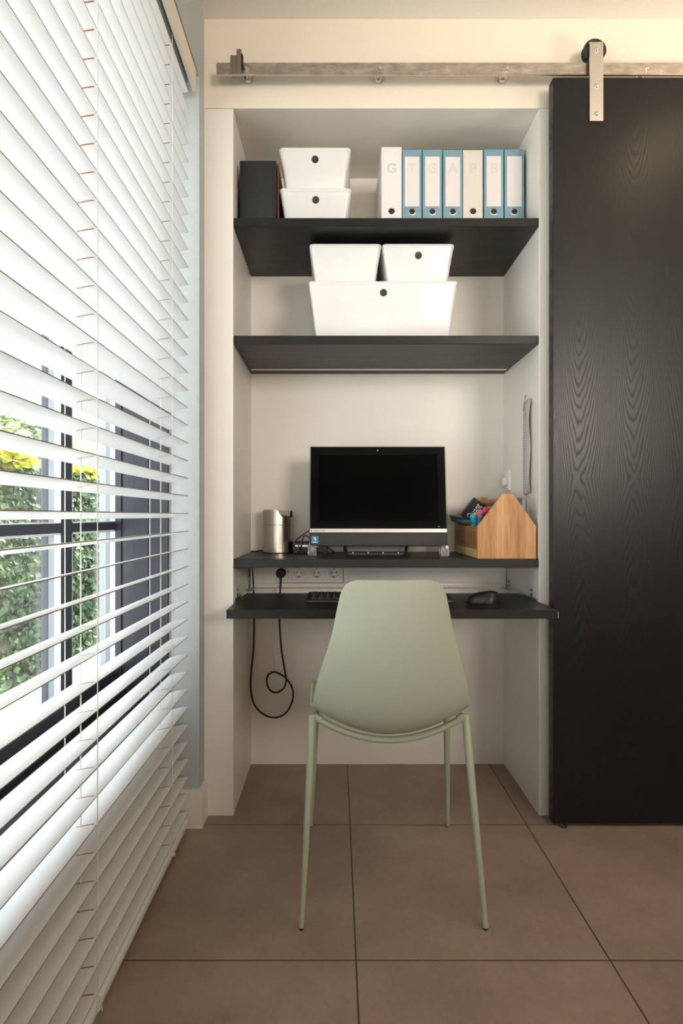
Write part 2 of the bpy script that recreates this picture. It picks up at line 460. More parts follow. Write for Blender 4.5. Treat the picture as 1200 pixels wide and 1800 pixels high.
# ------------------------------------------------------------------ window
win = bpy.data.objects.new('window_1', None); COL.objects.link(win); win.location = (-0.60, 0.6, 0.0)
struct(win, 'anthracite framed window behind the white blind')
FX0, FX1, GX = -0.800, -0.744, -0.778
bm = new_bm()
box(bm, -0.679, -0.565, RY - 0.010, RY, SILL, 2.535, 0.0015, 1)          # broad dark jamb lining
box(bm, -0.723, -0.679, RY - 0.004, RY, SILL, 2.535, 0.001, 1)           # rebate
box(bm, FX1, -0.723, RY - 0.010, RY, SILL, 2.535, 0.001, 1)
box(bm, -0.635, -0.631, RY - 0.0125, RY - 0.010, SILL, 2.535, 0.0008, 1)
obj('jamb_lining', bm, M['frame'], win)
bm = new_bm(); box(bm, FX1, -0.565, -0.75, RY - 0.010, SILL - 0.02, SILL, 0.002, 1); box(bm, FX1, -0.565, -0.75, -0.73, SILL, 2.535); obj('sill', bm, M['frame'], win)
bm = new_bm(); box(bm, FX1, -0.565, -0.75, RY - 0.010, 2.517, 2.535, 0.002, 1); obj('head_lining', bm, M['frame'], win)
def sash(y0, y1, last=False):
    """fixed light between y0 and y1 (clear opening): rails, transom, mullion, beads, panes"""
    bm = new_bm()
    if not last: box(bm, FX0, FX1, y1, y1 + 0.064, SILL, 2.517, 0.002, 1)
    box(bm, FX0, FX1, y0, y1, SILL, 0.540, 0.002, 1); box(bm, FX0, FX1, y0, y1, 2.44, 2.517, 0.002, 1)
    box(bm, FX0 + 0.01, FX1, y0, y1, 1.004, 1.030, 0.002, 1)
    s = obj('sash', bm, M['frame'], win)
    for z0, z1 in ((0.540, 1.004), (1.030, 2.44)):
        bm = new_bm()
        box(bm, FX1 - 0.018, FX1 - 0.001, y1 - 0.004, y1, z0, z1); box(bm, FX1 - 0.018, FX1 - 0.001, y0, y0 + 0.004, z0, z1)
        box(bm, FX1 - 0.018, FX1 - 0.001, y0, y1, z0, z0 + 0.003); box(bm, FX1 - 0.018, FX1 - 0.001, y0, y1, z1 - 0.006, z1)
        obj('glazing_bead', bm, M['bead_white'], s)['label'] = 'white glazing bead'
        bm = new_bm()
        box(bm, FX1 - 0.034, FX1 - 0.0182, y1 - 0.003, y1, z0, z1); box(bm, FX1 - 0.034, FX1 - 0.0182, y0, y0 + 0.003, z0, z1)
        obj('gasket', bm, M['bead_grey'], s)['label'] = 'grey gasket'
        bm = new_bm(); box(bm, GX - 0.004, GX, y0, y1, z0, z1)
        obj('pane', bm, M['glass'], s, smooth=False)
sash(1.631, RY - 0.0005, True)
sash(0.88, 1.567)
sash(0.10, 0.816)
sash(-0.73, 0.036)

# ------------------------------------------------------------------ venetian blind
BX0, BX1, YE, Y0 = -0.488, -0.552, 1.909, -0.62
blind = thing('venetian_blind', 'white wooden venetian blind with half open slats covering the window on the left', 'blind', (-0.52, 0.64, 0.02))
LAD = [1.18, 1.717, 0.64, 0.10, -0.40]
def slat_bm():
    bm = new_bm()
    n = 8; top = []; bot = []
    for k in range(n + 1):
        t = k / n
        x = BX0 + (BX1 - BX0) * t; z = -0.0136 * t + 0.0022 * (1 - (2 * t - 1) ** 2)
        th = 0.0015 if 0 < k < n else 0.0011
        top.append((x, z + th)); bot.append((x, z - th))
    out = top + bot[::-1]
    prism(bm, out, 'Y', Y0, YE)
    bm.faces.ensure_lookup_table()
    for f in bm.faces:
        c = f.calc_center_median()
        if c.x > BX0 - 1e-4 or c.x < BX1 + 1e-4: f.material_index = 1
    for y in LAD:
        for a, b in ((-0.494, -0.530),):
            ta, tb = (BX0 - a) / 0.064, (BX0 - b) / 0.064
            za = -0.0136 * ta + 0.0022 * (1 - (2 * ta - 1) ** 2); zb = -0.0136 * tb + 0.0022 * (1 - (2 * tb - 1) ** 2); tm = (ta + tb) / 2
            zm = -0.0136 * tm + 0.0022 * (1 - (2 * tm - 1) ** 2)
            xm = (a + b) / 2
            for s in (1, -1):
                o_ = 0.0018 * s
                vs = [bm.verts.new((px_, yy, zz + o_)) for px_, zz in ((a, za), (xm, zm), (b, zb)) for yy in (y - 0.0018, y + 0.0018)]
                for q in ((0, 1, 3, 2), (2, 3, 5, 4)):
                    f = bm.faces.new([vs[i] for i in q]); f.material_index = 2
    return bm
SZ = [1.0583 + 0.058 * k for k in range(-16, 25)]
SZ = [0.0735] + SZ
first = None
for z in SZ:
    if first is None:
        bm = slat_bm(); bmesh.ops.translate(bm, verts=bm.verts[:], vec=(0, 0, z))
        first = obj('slat', bm, [M['slat'], M['slat_edge_shade'], M['slot']], blind, sharp=25); z_first = z
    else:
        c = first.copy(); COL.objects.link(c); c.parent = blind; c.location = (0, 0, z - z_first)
bm = new_bm(); box(bm, -0.552, -0.488, Y0, 1.905, 0.030, 0.054, 0.004); obj('bottom_rail', bm, M['slat'], blind)
bm = new_bm(); box(bm, -0.556, -0.490, Y0, YE, 2.478, 2.530, 0.002, 1); obj('headrail', bm, M['headrail'], blind)['label'] = 'dark grey headrail'
bm = new_bm(); box(bm, -0.4775, -0.4655, Y0, 1.921, 2.458, 2.530, 0.0015, 1); obj('valance', bm, M['valance'], blind)['label'] = 'cream valance board'
for y in LAD:
    bm = new_bm()
    tube(bm, [(BX0 + 0.0012, y, 0.05), (BX0 + 0.0012, y, 2.48)], 0.0011, 6)
    tube(bm, [(BX1 - 0.0012, y, 0.05), (BX1 - 0.0012, y, 2.48)], 0.0011, 6)
    obj('ladder_cord', bm, M['cord'], blind)
    bm = new_bm(); tube(bm, [(-0.521, y, 0.05), (-0.521, y, 2.48)], 0.0012, 6); obj('lift_cord', bm, M['cord'], blind)
    bm = new_bm(); tube(bm, spline([(-0.4865, y, 0.075), (-0.482, y + 0.004, 0.060), (-0.4815, y + 0.004, 0.045), (-0.485, y - 0.004, 0.043), (-0.4855, y - 0.002, 0.056), (-0.480, y + 0.001, 0.052), (-0.4805, y + 0.008, 0.034)], 5), 0.0013, 6)
    obj('cord_knot', bm, M['cord'], blind)

# ------------------------------------------------------------------ shelves and keyboard tray
def shelf(label, zt, th=0.0305):
    bm = new_bm(); box(bm, AL + 0.0005, AR - 0.0005, D, DB - 0.0005, zt - th, zt, 0.0012, 1)
    return tag(obj('wall_shelf', bm, M['oak']), label, 'shelf', 'black oak shelves in the alcove')
Z1, Z2, Z3 = 2.094, 1.682, 0.8992
shelf('black oak shelf carrying the row of ring binders, topmost in the alcove', Z1)
t = thing('wall_shelf', 'black oak shelf under the widest white box, middle of the alcove', 'shelf', (0.174, D, Z2 - 0.0305), 'black oak shelves in the alcove')
bm = new_bm(); box(bm, AL + 0.0005, AR - 0.0005, D, DB - 0.0005, Z2 - 0.0305, Z2, 0.0012, 1); obj('board', bm, M['oak'], t)
bm = new_bm(); box(bm, AL + 0.012, AR - 0.012, 2.368, 2.378, Z2 - 0.0335, Z2 - 0.0304); obj('light_strip', bm, M['white_socket'], t)['label'] = 'thin white strip'
shelf('black oak desk shelf carrying the computer and the wooden caddy', Z3)
TY, TZ = 1.842, 0.7515
tray = thing('keyboard_tray', 'black oak pull-out keyboard tray sticking out of the alcove behind the green chair', 'tray', (0.178, TY, TZ - 0.029))
bm = new_bm(); box(bm, -0.3475, 0.7035, TY, 2.238, TZ - 0.029, TZ, 0.0012, 1); obj('board', bm, M['oak'], tray)
for sx in (-1, 1):
    xw = AL if sx < 0 else AR
    bm = new_bm()
    x_in = -0.3478 if sx < 0 else 0.7038
    xo = x_in + 0.0035 * sx
    box(bm, min(x_in, xo), max(x_in, xo), TY - 0.001, 2.22, TZ - 0.0275, TZ - 0.002, 0.0005, 1)
    obj('runner', bm, M['black'], tray)
    bm = new_bm(); box(bm, (x_in + xo) / 2 - 0.0006, (x_in + xo) / 2 + 0.0006, TY - 0.0020, TY - 0.0011, TZ - 0.026, TZ - 0.006, 0.0002, 1)
    obj('runner_end', bm, M['alu'], tray)['label'] = 'bright metal runner end'
    sl = thing('drawer_slide', 'zinc drawer slide on the %s cheek of the alcove above the tray' % ('left' if sx < 0 else 'right'), 'drawer slide', (xw - sx * 0.003, 2.24, TZ + 0.0), 'zinc drawer slides beside the tray')
    bm = new_bm(); x2 = xw - sx * 0.0018; box(bm, min(xw, x2), max(xw, x2), 2.05, 2.43, TZ - 0.03, TZ + 0.005); obj('rail', bm, M['zinc'], sl)
    bm = new_bm(); x3 = xw - sx * 0.03; box(bm, min(xw, x3), max(xw, x3), 2.25, 2.43, TZ + 0.002, TZ + 0.004); obj('flange', bm, M['zinc'], sl)
    for y in (2.085, 2.36):
        bm = new_bm(); x4 = xw - sx * 0.002
        box(bm, min(xw, x4), max(xw, x4), y, y + 0.030, TZ + 0.004, TZ + 0.044, 0.0005, 1)
        for dz in (0.014, 0.030):
            for dy in (0.009, 0.021):
                lathe(bm, [(0.0028, 0), (0.0028, 0.0012)], (min(x4, x4 - sx * 0.0012), y + dy, TZ + dz), 'X', 8, mi=1)
        obj('bracket', bm, [M['zinc'], M['dark']], sl)

# ------------------------------------------------------------------ rail and sliding door
RZ0, RZ1, RY0, RY1 = 2.551, 2.592, 1.967, 1.975
rail = thing('door_rail', 'flat steel sliding door rail on the wall above the alcove', 'rail', (0.5, 1.97, RZ0))
bm = new_bm(); box(bm, X(380, RY0), 1.95, RY0, RY1, RZ0, RZ1, 0.0008, 1); obj('bar', bm, M['rail'], rail)
for px in (432, 667, 891, 1137, 1375):
    x = X(px, RY0)
    bm = new_bm(); lathe(bm, [(0.0070, 0.0), (0.0070, 0.036), (0.0130, 0.0365), (0.0140, 0.041), (0.0140, 0.051)], (x - 0.001, RY1, 2.577), 'Y', 24); obj('standoff', bm, M['bolt'], rail)
    bm = new_bm(); lathe(bm, [(0.003, -0.0065), (0.0062, -0.0055), (0.0075, -0.002), (0.0075, 0.0)], (x, RY0, 2.571), 'Y', 6); obj('bolt', bm, M['bolt'], rail)
stop = thing('rail_stop', 'brown steel end stop clamped on the left end of the door rail', 'stop', (X(414, 1.96), 1.965, RZ0 - 0.004))
bm = new_bm(); box(bm, X(404.5, 1.95), X(416, 1.95), 1.950, RY0, RZ0 + 0.001, RZ1 + 0.012, 0.001, 1); box(bm, X(404.5, 1.95), X(416, 1.95), RY1, 1.985, RZ0, RZ1 + 0.009, 0.001, 1); obj('block', bm, M['stop'], stop)
bm = new_bm(); box(bm, X(415.5, 1.945), X(423.5, 1.945), 1.945, 1.9665, RZ0 - 0.001, RZ1 + 0.029, 0.001, 1); box(bm, X(415.5, 1.945), X(423.5, 1.945), 1.9665, 1.985, RZ1 + 0.0005, RZ1 + 0.029, 0.001, 1); obj('clamp_plate', bm, M['stop'], stop)
bm = new_bm(); box(bm, X(423.5, 1.945), X(426, 1.945), 1.950, 1.9665, RZ0 + 0.014, RZ1 + 0.016, 0.001, 1); obj('bumper', bm, M['rubber'], stop)['label'] = 'black rubber bumper'

door = bpy.data.objects.new('door_1', None); COL.objects.link(door); door.location = (1.25, 1.975, 0.0)
struct(door, 'black oak sliding door hanging to the right of the alcove')
bm = new_bm(); box(bm, 0.732, 1.80, 1.955, 1.995, 0.010, 2.532, 0.0012, 1); obj('panel', bm, M['oak_door'], door)
for xc in (0.876, 1.66):
    prof = [(1.949, 2.381)]
    for k in range(13):
        a = PI - PI * k / 12
        prof.append((1.9725 + 0.0235 * math.cos(a), 2.6365 + 0.0235 * math.sin(a)))
    prof += [(1.996, 2.600), (1.990, 2.600)]
    for k in range(13):
        a = PI * k / 12
        prof.append((1.9725 + 0.0175 * math.cos(a), 2.6365 + 0.0175 * math.sin(a)))
    prof.append((1.955, 2.381))
    bm = new_bm(); prism(bm, prof, 'X', xc - 0.0228, xc + 0.0228); st = obj('hanger_strap', bm, M['strap'], door); st['label'] = 'brushed steel hanger strap'
    for z in (2.622, 2.499, 2.405):
        bm = new_bm(); lathe(bm, [(0.002, -0.0065), (0.0055, -0.0055), (0.0078, -0.0015), (0.0078, 0.0)], (xc + 0.0005, 1.949, z), 'Y', 18)
        box(bm, xc - 0.0035, xc + 0.0045, 1.9422, 1.9438, z - 0.0009, z + 0.0009)
        obj('bolt', bm, M['bolt'], st)
    bm = new_bm()
    lathe(bm, [(0.006, -0.012), (0.030, -0.012), (0.0385, -0.011), (0.0385, -0.006), (0.0365, -0.005), (0.0365, 0.005), (0.0385, 0.006), (0.0385, 0.011), (0.030, 0.012), (0.006, 0.012)], (xc, 1.971, 2.6292), 'Y', 40)
    obj('wheel', bm, M['rubber'], door)['label'] = 'black roller wheel'
bm = new_bm(); tube(bm, spline([(0.752, 1.962, 0.012), (0.756, 1.950, 0.003), (0.768, 1.946, 0.0025), (0.776, 1.950, 0.004), (0.776, 1.960, 0.012)], 6), 0.0022, 8); obj('floor_guide', bm, M['rubber'], door)

# ------------------------------------------------------------------ storage boxes
def storage_box(label, w, d, h, loc, hole=True, taper=0.022):
    x, y, z = loc
    t = thing('storage_box', label, 'storage box', loc, 'white plastic storage boxes')
    bm = new_bm()
    lw = 0.013
    hs = [(0.0, 0.006), (0.003, 0.0015), (0.006, 0.0)]
    loops = [rrect(x, y, w - 2 * taper - 2 * ins, d - 2 * taper - 2 * ins, 0.012, z + zz) for zz, ins in hs]
    for q in (0.5, 1.0):
        k = taper * (1 - q)
        loops.append(rrect(x, y, w - 2 * k - 0.004, d - 2 * k - 0.004, 0.014, z + 0.006 + (h - lw - 0.006) * q))
    loft(bm, loops); obj('body', bm, M['white_plastic'], t)
    bm = new_bm()
    loft(bm, [rrect(x, y, w - 0.001, d - 0.001, 0.014, z + h - lw), rrect(x, y, w, d, 0.015, z + h - lw + 0.002), rrect(x, y, w, d, 0.015, z + h - 0.004), rrect(x, y, w - 0.0025, d - 0.0025, 0.014, z + h - 0.001), rrect(x, y, w - 0.008, d - 0.008, 0.012, z + h)])
    obj('lid', bm, M['white_plastic'], t)
    if hole:
        zz = z + h - 0.040
        yy = y - d / 2 + taper * (1 - (h - 0.040 - 0.006) / (h - lw - 0.006)) + 0.0018
        sl_ = math.atan2(taper, h - lw - 0.006)
        bm = new_bm(); lathe(bm, [(0.0090, -0.0004), (0.0126, -0.0012), (0.0132, 0.001)], (0, 0, 0), 'Y', 28)
        bmesh.ops.transform(bm, matrix=Matrix.Translation((x, yy, zz)) @ Matrix.Rotation(sl_, 4, 'X'), verts=bm.verts[:])
        obj('grip_hole', bm, M['dark'], t)['label'] = 'dark round grip hole'
    return t
yb = 2.10 + 0.171
b0 = storage_box('white box with grip hole in the left stack on the top shelf, upper one', 0.262, 0.342, 0.147, (X(553.5, 2.10), yb, Z1 + 0.1475))
storage_box('white box with grip hole under another one on the top shelf, resting on the shelf', 0.264, 0.342, 0.147, (X(554.5, 2.10), yb, Z1))
storage_box('widest white box with one grip hole, carrying two smaller boxes on the middle shelf', 0.537, 0.375, 0.208, (X(674, 2.065), 2.067 + 0.1875, Z2), taper=0.026)
storage_box('white box without a grip hole standing left on the widest box', 0.263, 0.345, 0.148, (X(607, 2.10), 2.10 + 0.172, Z2 + 0.2085), hole=False)
storage_box('white box with grip hole standing right on the widest box', 0.263, 0.345, 0.148, (X(735.5, 2.10), 2.10 + 0.172, Z2 + 0.2085))

# ------------------------------------------------------------------ binders
YBN = 2.150
def binder(px, w, h, cover, label, letter=None, ink='pencil', white=False):
    x = X(px, YBN); z = Z1
    t = thing('ring_binder', label, 'binder', (x, YBN + 0.142, z), 'ring binders on the top shelf')
    bm = new_bm()
    box(bm, x - w / 2, x + w / 2, YBN, YBN + 0.003, z, z + h, 0.0012, 2)
    box(bm, x - w / 2, x - w / 2 + 0.003, YBN + 0.001, YBN + 0.285, z, z + h, 0.001, 1)
    box(bm, x + w / 2 - 0.003, x + w / 2, YBN + 0.001, YBN + 0.285, z, z + h, 0.001, 1)
    obj('cover', bm, M[cover], t)
    bm = new_bm(); box(bm, x - w / 2 + 0.004, x + w / 2 - 0.012, YBN + 0.02, YBN + 0.275, z + 0.004, z + h - 0.012); obj('papers', bm, M['paper'], t)
    lw = 0.054 if not white else 0.060
    bm = new_bm(); box(bm, x - lw / 2, x + lw / 2, YBN - 0.0007, YBN + 0.0003, z + 0.106, z + h - 0.026 + (0.012 if white else 0), 0.0002, 1)
    lb = obj('spine_label', bm, M['label' if not white else cover], t); lb['label'] = 'pale spine label'
    if letter:
        bm = text_bm(letter, 0.050, outline=(0.0007 if ink == 'pencil_blue' else 0.0005))
        bmesh.ops.translate(bm, verts=bm.verts[:], vec=(x, YBN - 0.0008, z + 0.106 + 0.140))
        obj('spine_letter', bm, M[ink], lb, smooth=False)
    zz = z + 0.087
    bm = new_bm(); lathe(bm, [(0.0108, -0.0006), (0.0116, -0.0018), (0.0132, -0.0012), (0.0136, 0.0)], (x, YBN - 0.0002, zz), 'Y', 28); rg = obj('hole_ring', bm, M['alu'], t)
    bm = new_bm(); lathe(bm, [(0.0112, -0.0012), (0.0114, 0.0)], (x, YBN - 0.0006, zz), 'Y', 28); obj('finger_hole', bm, M['dark'], rg)
    return t
binder(688, 0.0755, 0.3275, 'binder_white', 'white ring binder with a blue G, leftmost of the binder row', 'G', 'pencil_blue', True)
binder(724, 0.0715, 0.317, 'binder_blue', 'pale blue ring binder marked T beside the white binder', 'T')
binder(759.7, 0.0720, 0.317, 'binder_blue', 'pale blue ring binder marked with a grey G', 'G')
binder(795.6, 0.0715, 0.316, 'binder_blue', 'pale blue ring binder marked A, left of the cream binder', 'A')
binder(831, 0.0730, 0.316, 'binder_cream', 'cream ring binder marked P among the pale blue ones', 'P', white=True)
binder(867.7, 0.0720, 0.319, 'binder_blue', 'pale blue ring binder marked B, right of the cream binder', 'B')
binder(903.7, 0.0720, 0.319, 'binder_blue', 'pale blue ring binder with a blank label, rightmost of the row')
t = thing('box_file', 'black cloth box file at the left end of the top shelf', 'box file', (-0.282, 2.20, Z1))
bm = new_bm(); box(bm, X(421, 2.085), X(485.5, 2.085), 2.085, 2.335, Z1, Z(282, 2.085), 0.003, 2); obj('case', bm, M['linen'], t)
bm = new_bm(); box(bm, X(423.5, 2.085), X(426, 2.085), 2.0838, 2.0853, Z1 + 0.003, Z(285, 2.085), 0.0004, 1); box(bm, X(480.5, 2.085), X(483, 2.085), 2.0838, 2.0853, Z1 + 0.003, Z(285, 2.085), 0.0004, 1); obj('hinge_fold', bm, M['black'], t)
bm = new_bm(); box(bm, X(486.6, 2.085), X(489.0, 2.085), 2.095, 2.30, Z1, Z(284, 2.085), 0.0008, 1)
tag(obj('thin_folder', bm, M['red_card']), 'thin dark red folder between the black box file and the white boxes', 'folder')

# ------------------------------------------------------------------ computer
MW, MX, MY, MZ = 0.521, 0.158, 2.180, Z(960, 2.18)
pc = thing('desktop_computer', 'black all-in-one computer with a switched-off screen on the desk shelf', 'computer', (MX, MY, Z3))
TILT = math.atan2(0.045, 0.381)
def tilt(bm):
    bmesh.ops.transform(bm, matrix=Matrix.Translation((MX, MY, MZ)) @ Matrix.Rotation(-TILT, 4, 'X'), verts=bm.verts[:]); return bm
HW = MW / 2
def fr(bm, x0, x1, z0, z1, ix0, ix1, iz0, iz1, y0, y1):
    box(bm, x0, ix0, y0, y1, z0, z1); box(bm, ix1, x1, y0, y1, z0, z1); box(bm, ix0, ix1, y0, y1, z0, iz0); box(bm, ix0, ix1, y0, y1, iz1, z1); return bm
bm = new_bm(); fr(bm, -HW + 0.004, HW - 0.004, 0.064, 0.380, -0.225, 0.226, 0.094, 0.353, -0.006, 0.020); obj('bezel', tilt(bm), M['black_gloss'], pc)
bm = new_bm(); box(bm, -0.226, 0.227, 0.0005, 0.003, 0.093, 0.354); obj('screen', tilt(bm), M['screen'], pc)
bm = new_bm(); box(bm, -HW + 0.006, HW - 0.006, 0.004, 0.050, 0.004, 0.374, 0.006); obj('back_housing', tilt(bm), M['black'], pc)
bm = new_bm(); box(bm, -HW, HW, -0.003, 0.012, 0.002, 0.384, 0.003); 
bm2 = new_bm(); fr(bm2, -HW, HW, 0.0, 0.384, -HW + 0.0035, HW - 0.0035, 0.003, 0.3805, -0.003, 0.016); bm.free(); obj('clear_edge', tilt(bm2), M['acrylic_thin'], pc)
bm = new_bm(); box(bm, -HW + 0.002, HW - 0.002, -0.009, 0.010, 0.0505, 0.0655, 0.001, 1); tr = obj('trim_bar', tilt(bm), M['silver'], pc); tr['label'] = 'silver trim bar'
bm = text_bm('packard bell', 0.0085); bmesh.ops.translate(bm, verts=bm.verts[:], vec=(-HW + 0.037, -0.0092, 0.0572)); box(bm, -HW + 0.006, -HW + 0.011, -0.0096, -0.009, 0.0560, 0.0600); obj('maker_lettering', tilt(bm), M['grey_ink'], tr, smooth=False)
bm = new_bm(); box(bm, -HW + 0.002, HW - 0.002, -0.007, 0.018, 0.000, 0.0503, 0.004, 2); sp = obj('speaker_bar', tilt(bm), M['speaker'], pc)
bm = new_bm(); sx0, sz0 = -HW + 0.009, 0.010
box(bm, sx0, sx0 + 0.026, -0.0078, -0.0068, sz0, sz0 + 0.027, 0.0003, 1, 0)
for (dx, dz, mi) in ((0.0095, 0.0185, 1), (0.0145, 0.0165, 2)):
    lathe(bm, [(0.0042, -0.0006), (0.0042, 0.0)], (sx0 + dx, -0.0078, sz0 + dz), 'Y', 14, mi)
for dx, dz in ((0.0120, 0.0205), (0.0155, 0.0125)):
    lathe(bm, [(0.0026, -0.0008), (0.0026, 0.0)], (sx0 + dx, -0.0078, sz0 + dz), 'Y', 12, 3)
box(bm, sx0 + 0.004, sx0 + 0.022, -0.0083, -0.0078, sz0 + 0.003, sz0 + 0.006, 0, 1, 3)
obj('sticker', tilt(bm), [M['blue_sticker'], M['green'], M['yellow'], M['white_ink']], sp)['label'] = 'small blue square sticker'
bm = new_bm(); lathe(bm, [(0.0022, -0.001), (0.0030, 0.0)], (0.0, -0.006, 0.3665), 'Y', 14); obj('webcam', tilt(bm), M['bead_grey'], pc)
bm = new_bm(); lathe(bm, [(0.0018, -0.001), (0.0024, 0.0)], (HW - 0.032, -0.006, 0.074), 'Y', 14); obj('power_light', tilt(bm), M['bead_grey'], pc)
for px0, px1 in ((540.5, 555.5), (774.5, 789.5)):
    bm = new_bm(); box(bm, X(px0, 2.17), X(px1, 2.17), 2.170, 2.215, Z3 + 0.0003, MZ + 0.004, 0.002, 2); obj('foot', bm, M['acrylic'], pc)['label'] = 'clear acrylic foot'
bm = new_bm()
tube(bm, spline([(X(607, 2.26), 2.225, 0.955), (X(606, 2.26), 2.262, 0.925), (X(609, 2.28), 2.275, 0.9075), (X(620, 2.28), 2.275, 0.905), (X(700, 2.28), 2.275, 0.905), (X(711, 2.28), 2.275, 0.9075), (X(714, 2.26), 2.262, 0.925), (X(713, 2.26), 2.225, 0.955)], 5), 0.006, 10)
s2 = obj('stand', bm, M['speaker'], pc)
bm = new_bm(); box(bm, X(612, 2.28), X(708, 2.28), 2.270, 2.33, Z3 + 0.0002, Z3 + 0.0030, 0.0008, 1); box(bm, X(612, 2.28), X(708, 2.28), 2.318, 2.322, Z3 + 0.002, Z3 + 0.030, 0.0008, 1); obj('stand_plate', bm, M['plate_grey'], s2)['label'] = 'pale metal stand plate'
for px in (620, 647, 673, 700):
    bm = new_bm(); lathe(bm, [(0.002, -0.0015), (0.003, 0.0)], (X(px, 2.27), 2.269, 0.9055), 'Y', 12); obj('screw', bm, M['alu'], s2)

# ------------------------------------------------------------------ waste bin
BCX, BCY, BR = X(488, 2.375), 2.375, 0.0605
wb = thing('waste_bin', 'small brushed steel table bin with tilted lid, left of the computer', 'bin', (BCX, BCY, Z3))
bm = new_bm(); lathe(bm, [(BR - 0.001, 0.003), (BR, 0.004), (BR, 0.1135), (BR - 0.001, 0.1145)], (BCX, BCY, Z3), 'Z', 56); obj('body', bm, M['bin'], wb)
bm = new_bm(); lathe(bm, [(BR - 0.002, 0.0), (BR + 0.0005, 0.0005), (BR + 0.0005, 0.004), (BR - 0.002, 0.0045)], (BCX, BCY, Z3), 'Z', 56); obj('base_ring', bm, M['rubber'], wb)['label'] = 'black base ring'
bm = new_bm(); n = 72
def rim(a):                                   # the collar dips in a curve on the right-hand front
    d = math.cos(a)
    s = max(0.0, min(1.0, (d + 0.05) / 0.55)); s = s * s * (3 - 2 * s)
    return 0.1760 - 0.033 * s
lo, li = [], []
loops = []
for kind in range(4):
    lp = []
    for k in range(n):
        a = 2 * PI * k / n
        r = BR if kind < 2 else BR - 0.0015
        z = 0.1155 if kind in (0, 3) else rim(a) - (0.0 if kind == 1 else 0.0005)
        lp.append(Vector((BCX + r * math.cos(a), BCY + r * math.sin(a), Z3 + z)))
    loops.append(lp)
loft(bm, loops, False); obj('collar', bm, M['bin'], wb, sharp=50)
# swing lid: a curved flap rising from the dip, black edged
bm = new_bm(); rows = []
def lid_pt(u, v):
    x = -0.030 + 0.0865 * v
    hw_ = max(0.018, math.sqrt(max(0.0, (BR - 0.002) ** 2 - x * x)))
    return (BCX + x, BCY + u * hw_, Z3 + 0.1750 - 0.003 * v - (0.030 - 0.004 * v) * u * u)
for i in range(11):
    rows.append([bm.verts.new(lid_pt(-1 + 2 * j / 14.0, i / 10.0)) for j in range(15)])
for i in range(10):
    for j in range(14):
        bm.faces.new((rows[i][j], rows[i][j + 1], rows[i + 1][j + 1], rows[i + 1][j]))
ld = obj('swing_lid', bm, M['bin'], wb); sm = ld.modifiers.new('thick', 'SOLIDIFY'); sm.thickness = 0.0012
bm = new_bm(); tube(bm, [lid_pt(-1 + 2 * j / 14.0, 1.0) for j in range(15)] , 0.0019, 8)
tube(bm, [lid_pt(-1.0, 0.55 + 0.45 * j / 8.0) for j in range(9)], 0.0014, 8); obj('lid_edge', bm, M['rubber'], ld)['label'] = 'black lid edging'

# ------------------------------------------------------------------ small device and desk cables
t = thing('network_box', 'small black box with a pale stripe behind the computer, right of the bin', 'device', (X(535, 2.33), 2.36, Z3))
bm = new_bm(); box(bm, X(516, 2.33), X(575, 2.33), 2.330, 2.425, Z3, Z3 + 0.046, 0.002, 1); obj('case', bm, M['black'], t)
bm = new_bm(); box(bm, X(519, 2.33), X(560, 2.33), 2.3292, 2.3302, Z3 + 0.027, Z3 + 0.034); obj('stripe', bm, M['alu'], t)['label'] = 'pale label stripe'
def cable(name, label, pts, r, cat='cable', n=8, group='black cables on the desk shelf'):
    bm = new_bm(); tube(bm, spline(pts, n), r, 8); return tag(obj(name, bm, M['rubber']), label, cat, group)
r_ = 0.0022
cable('desk_cable', 'black cable arching from the computer to the small black box', [(X(549, 2.24), 2.26, Z(931, 2.24)), (X(541, 2.25), 2.25, Z(934, 2.25)), (X(530, 2.27), 2.27, Z(942, 2.27)), (X(520, 2.29), 2.29, Z(950, 2.29)), (X(524, 2.29), 2.29, Z(958, 2.29)), (X(531, 2.29), 2.29, Z(970, 2.29)), (X(540, 2.28), 2.28, Z3 + r_)], r_)
cable('desk_cable', 'black cable in a narrow hoop beside the small black box', [(X(548, 2.24), 2.27, Z(952, 2.24)), (X(540, 2.25), 2.255, Z(943, 2.25)), (X(535, 2.26), 2.255, Z(942, 2.26)), (X(531, 2.27), 2.262, Z(952, 2.27)), (X(528, 2.27), 2.27, Z(966, 2.27)), (X(522, 2.27), 2.275, Z3 + r_)], r_)
cable('desk_cable', 'black cable looping flat on the shelf under the computer', [(X(556, 2.26), 2.28, 0.912), (X(566, 2.27), 2.27, 0.9045), (X(578, 2.28), 2.28, Z3 + r_), (X(586, 2.31), 2.31, Z3 + r_), (X(588, 2.34), 2.34, Z3 + r_ + 0.002), (X(582, 2.36), 2.37, 0.910), (X(572, 2.36), 2.39, 0.93)], r_)
cable('desk_cable', 'black cable running along the back of the shelf left of the bin', [(X(441, 2.42), 2.425, Z3 + 0.003), (X(450, 2.42), 2.415, Z3 + 0.003), (X(457, 2.41), 2.41, Z3 + 0.006), (X(464, 2.41), 2.44, Z3 + 0.004)], 0.0026)

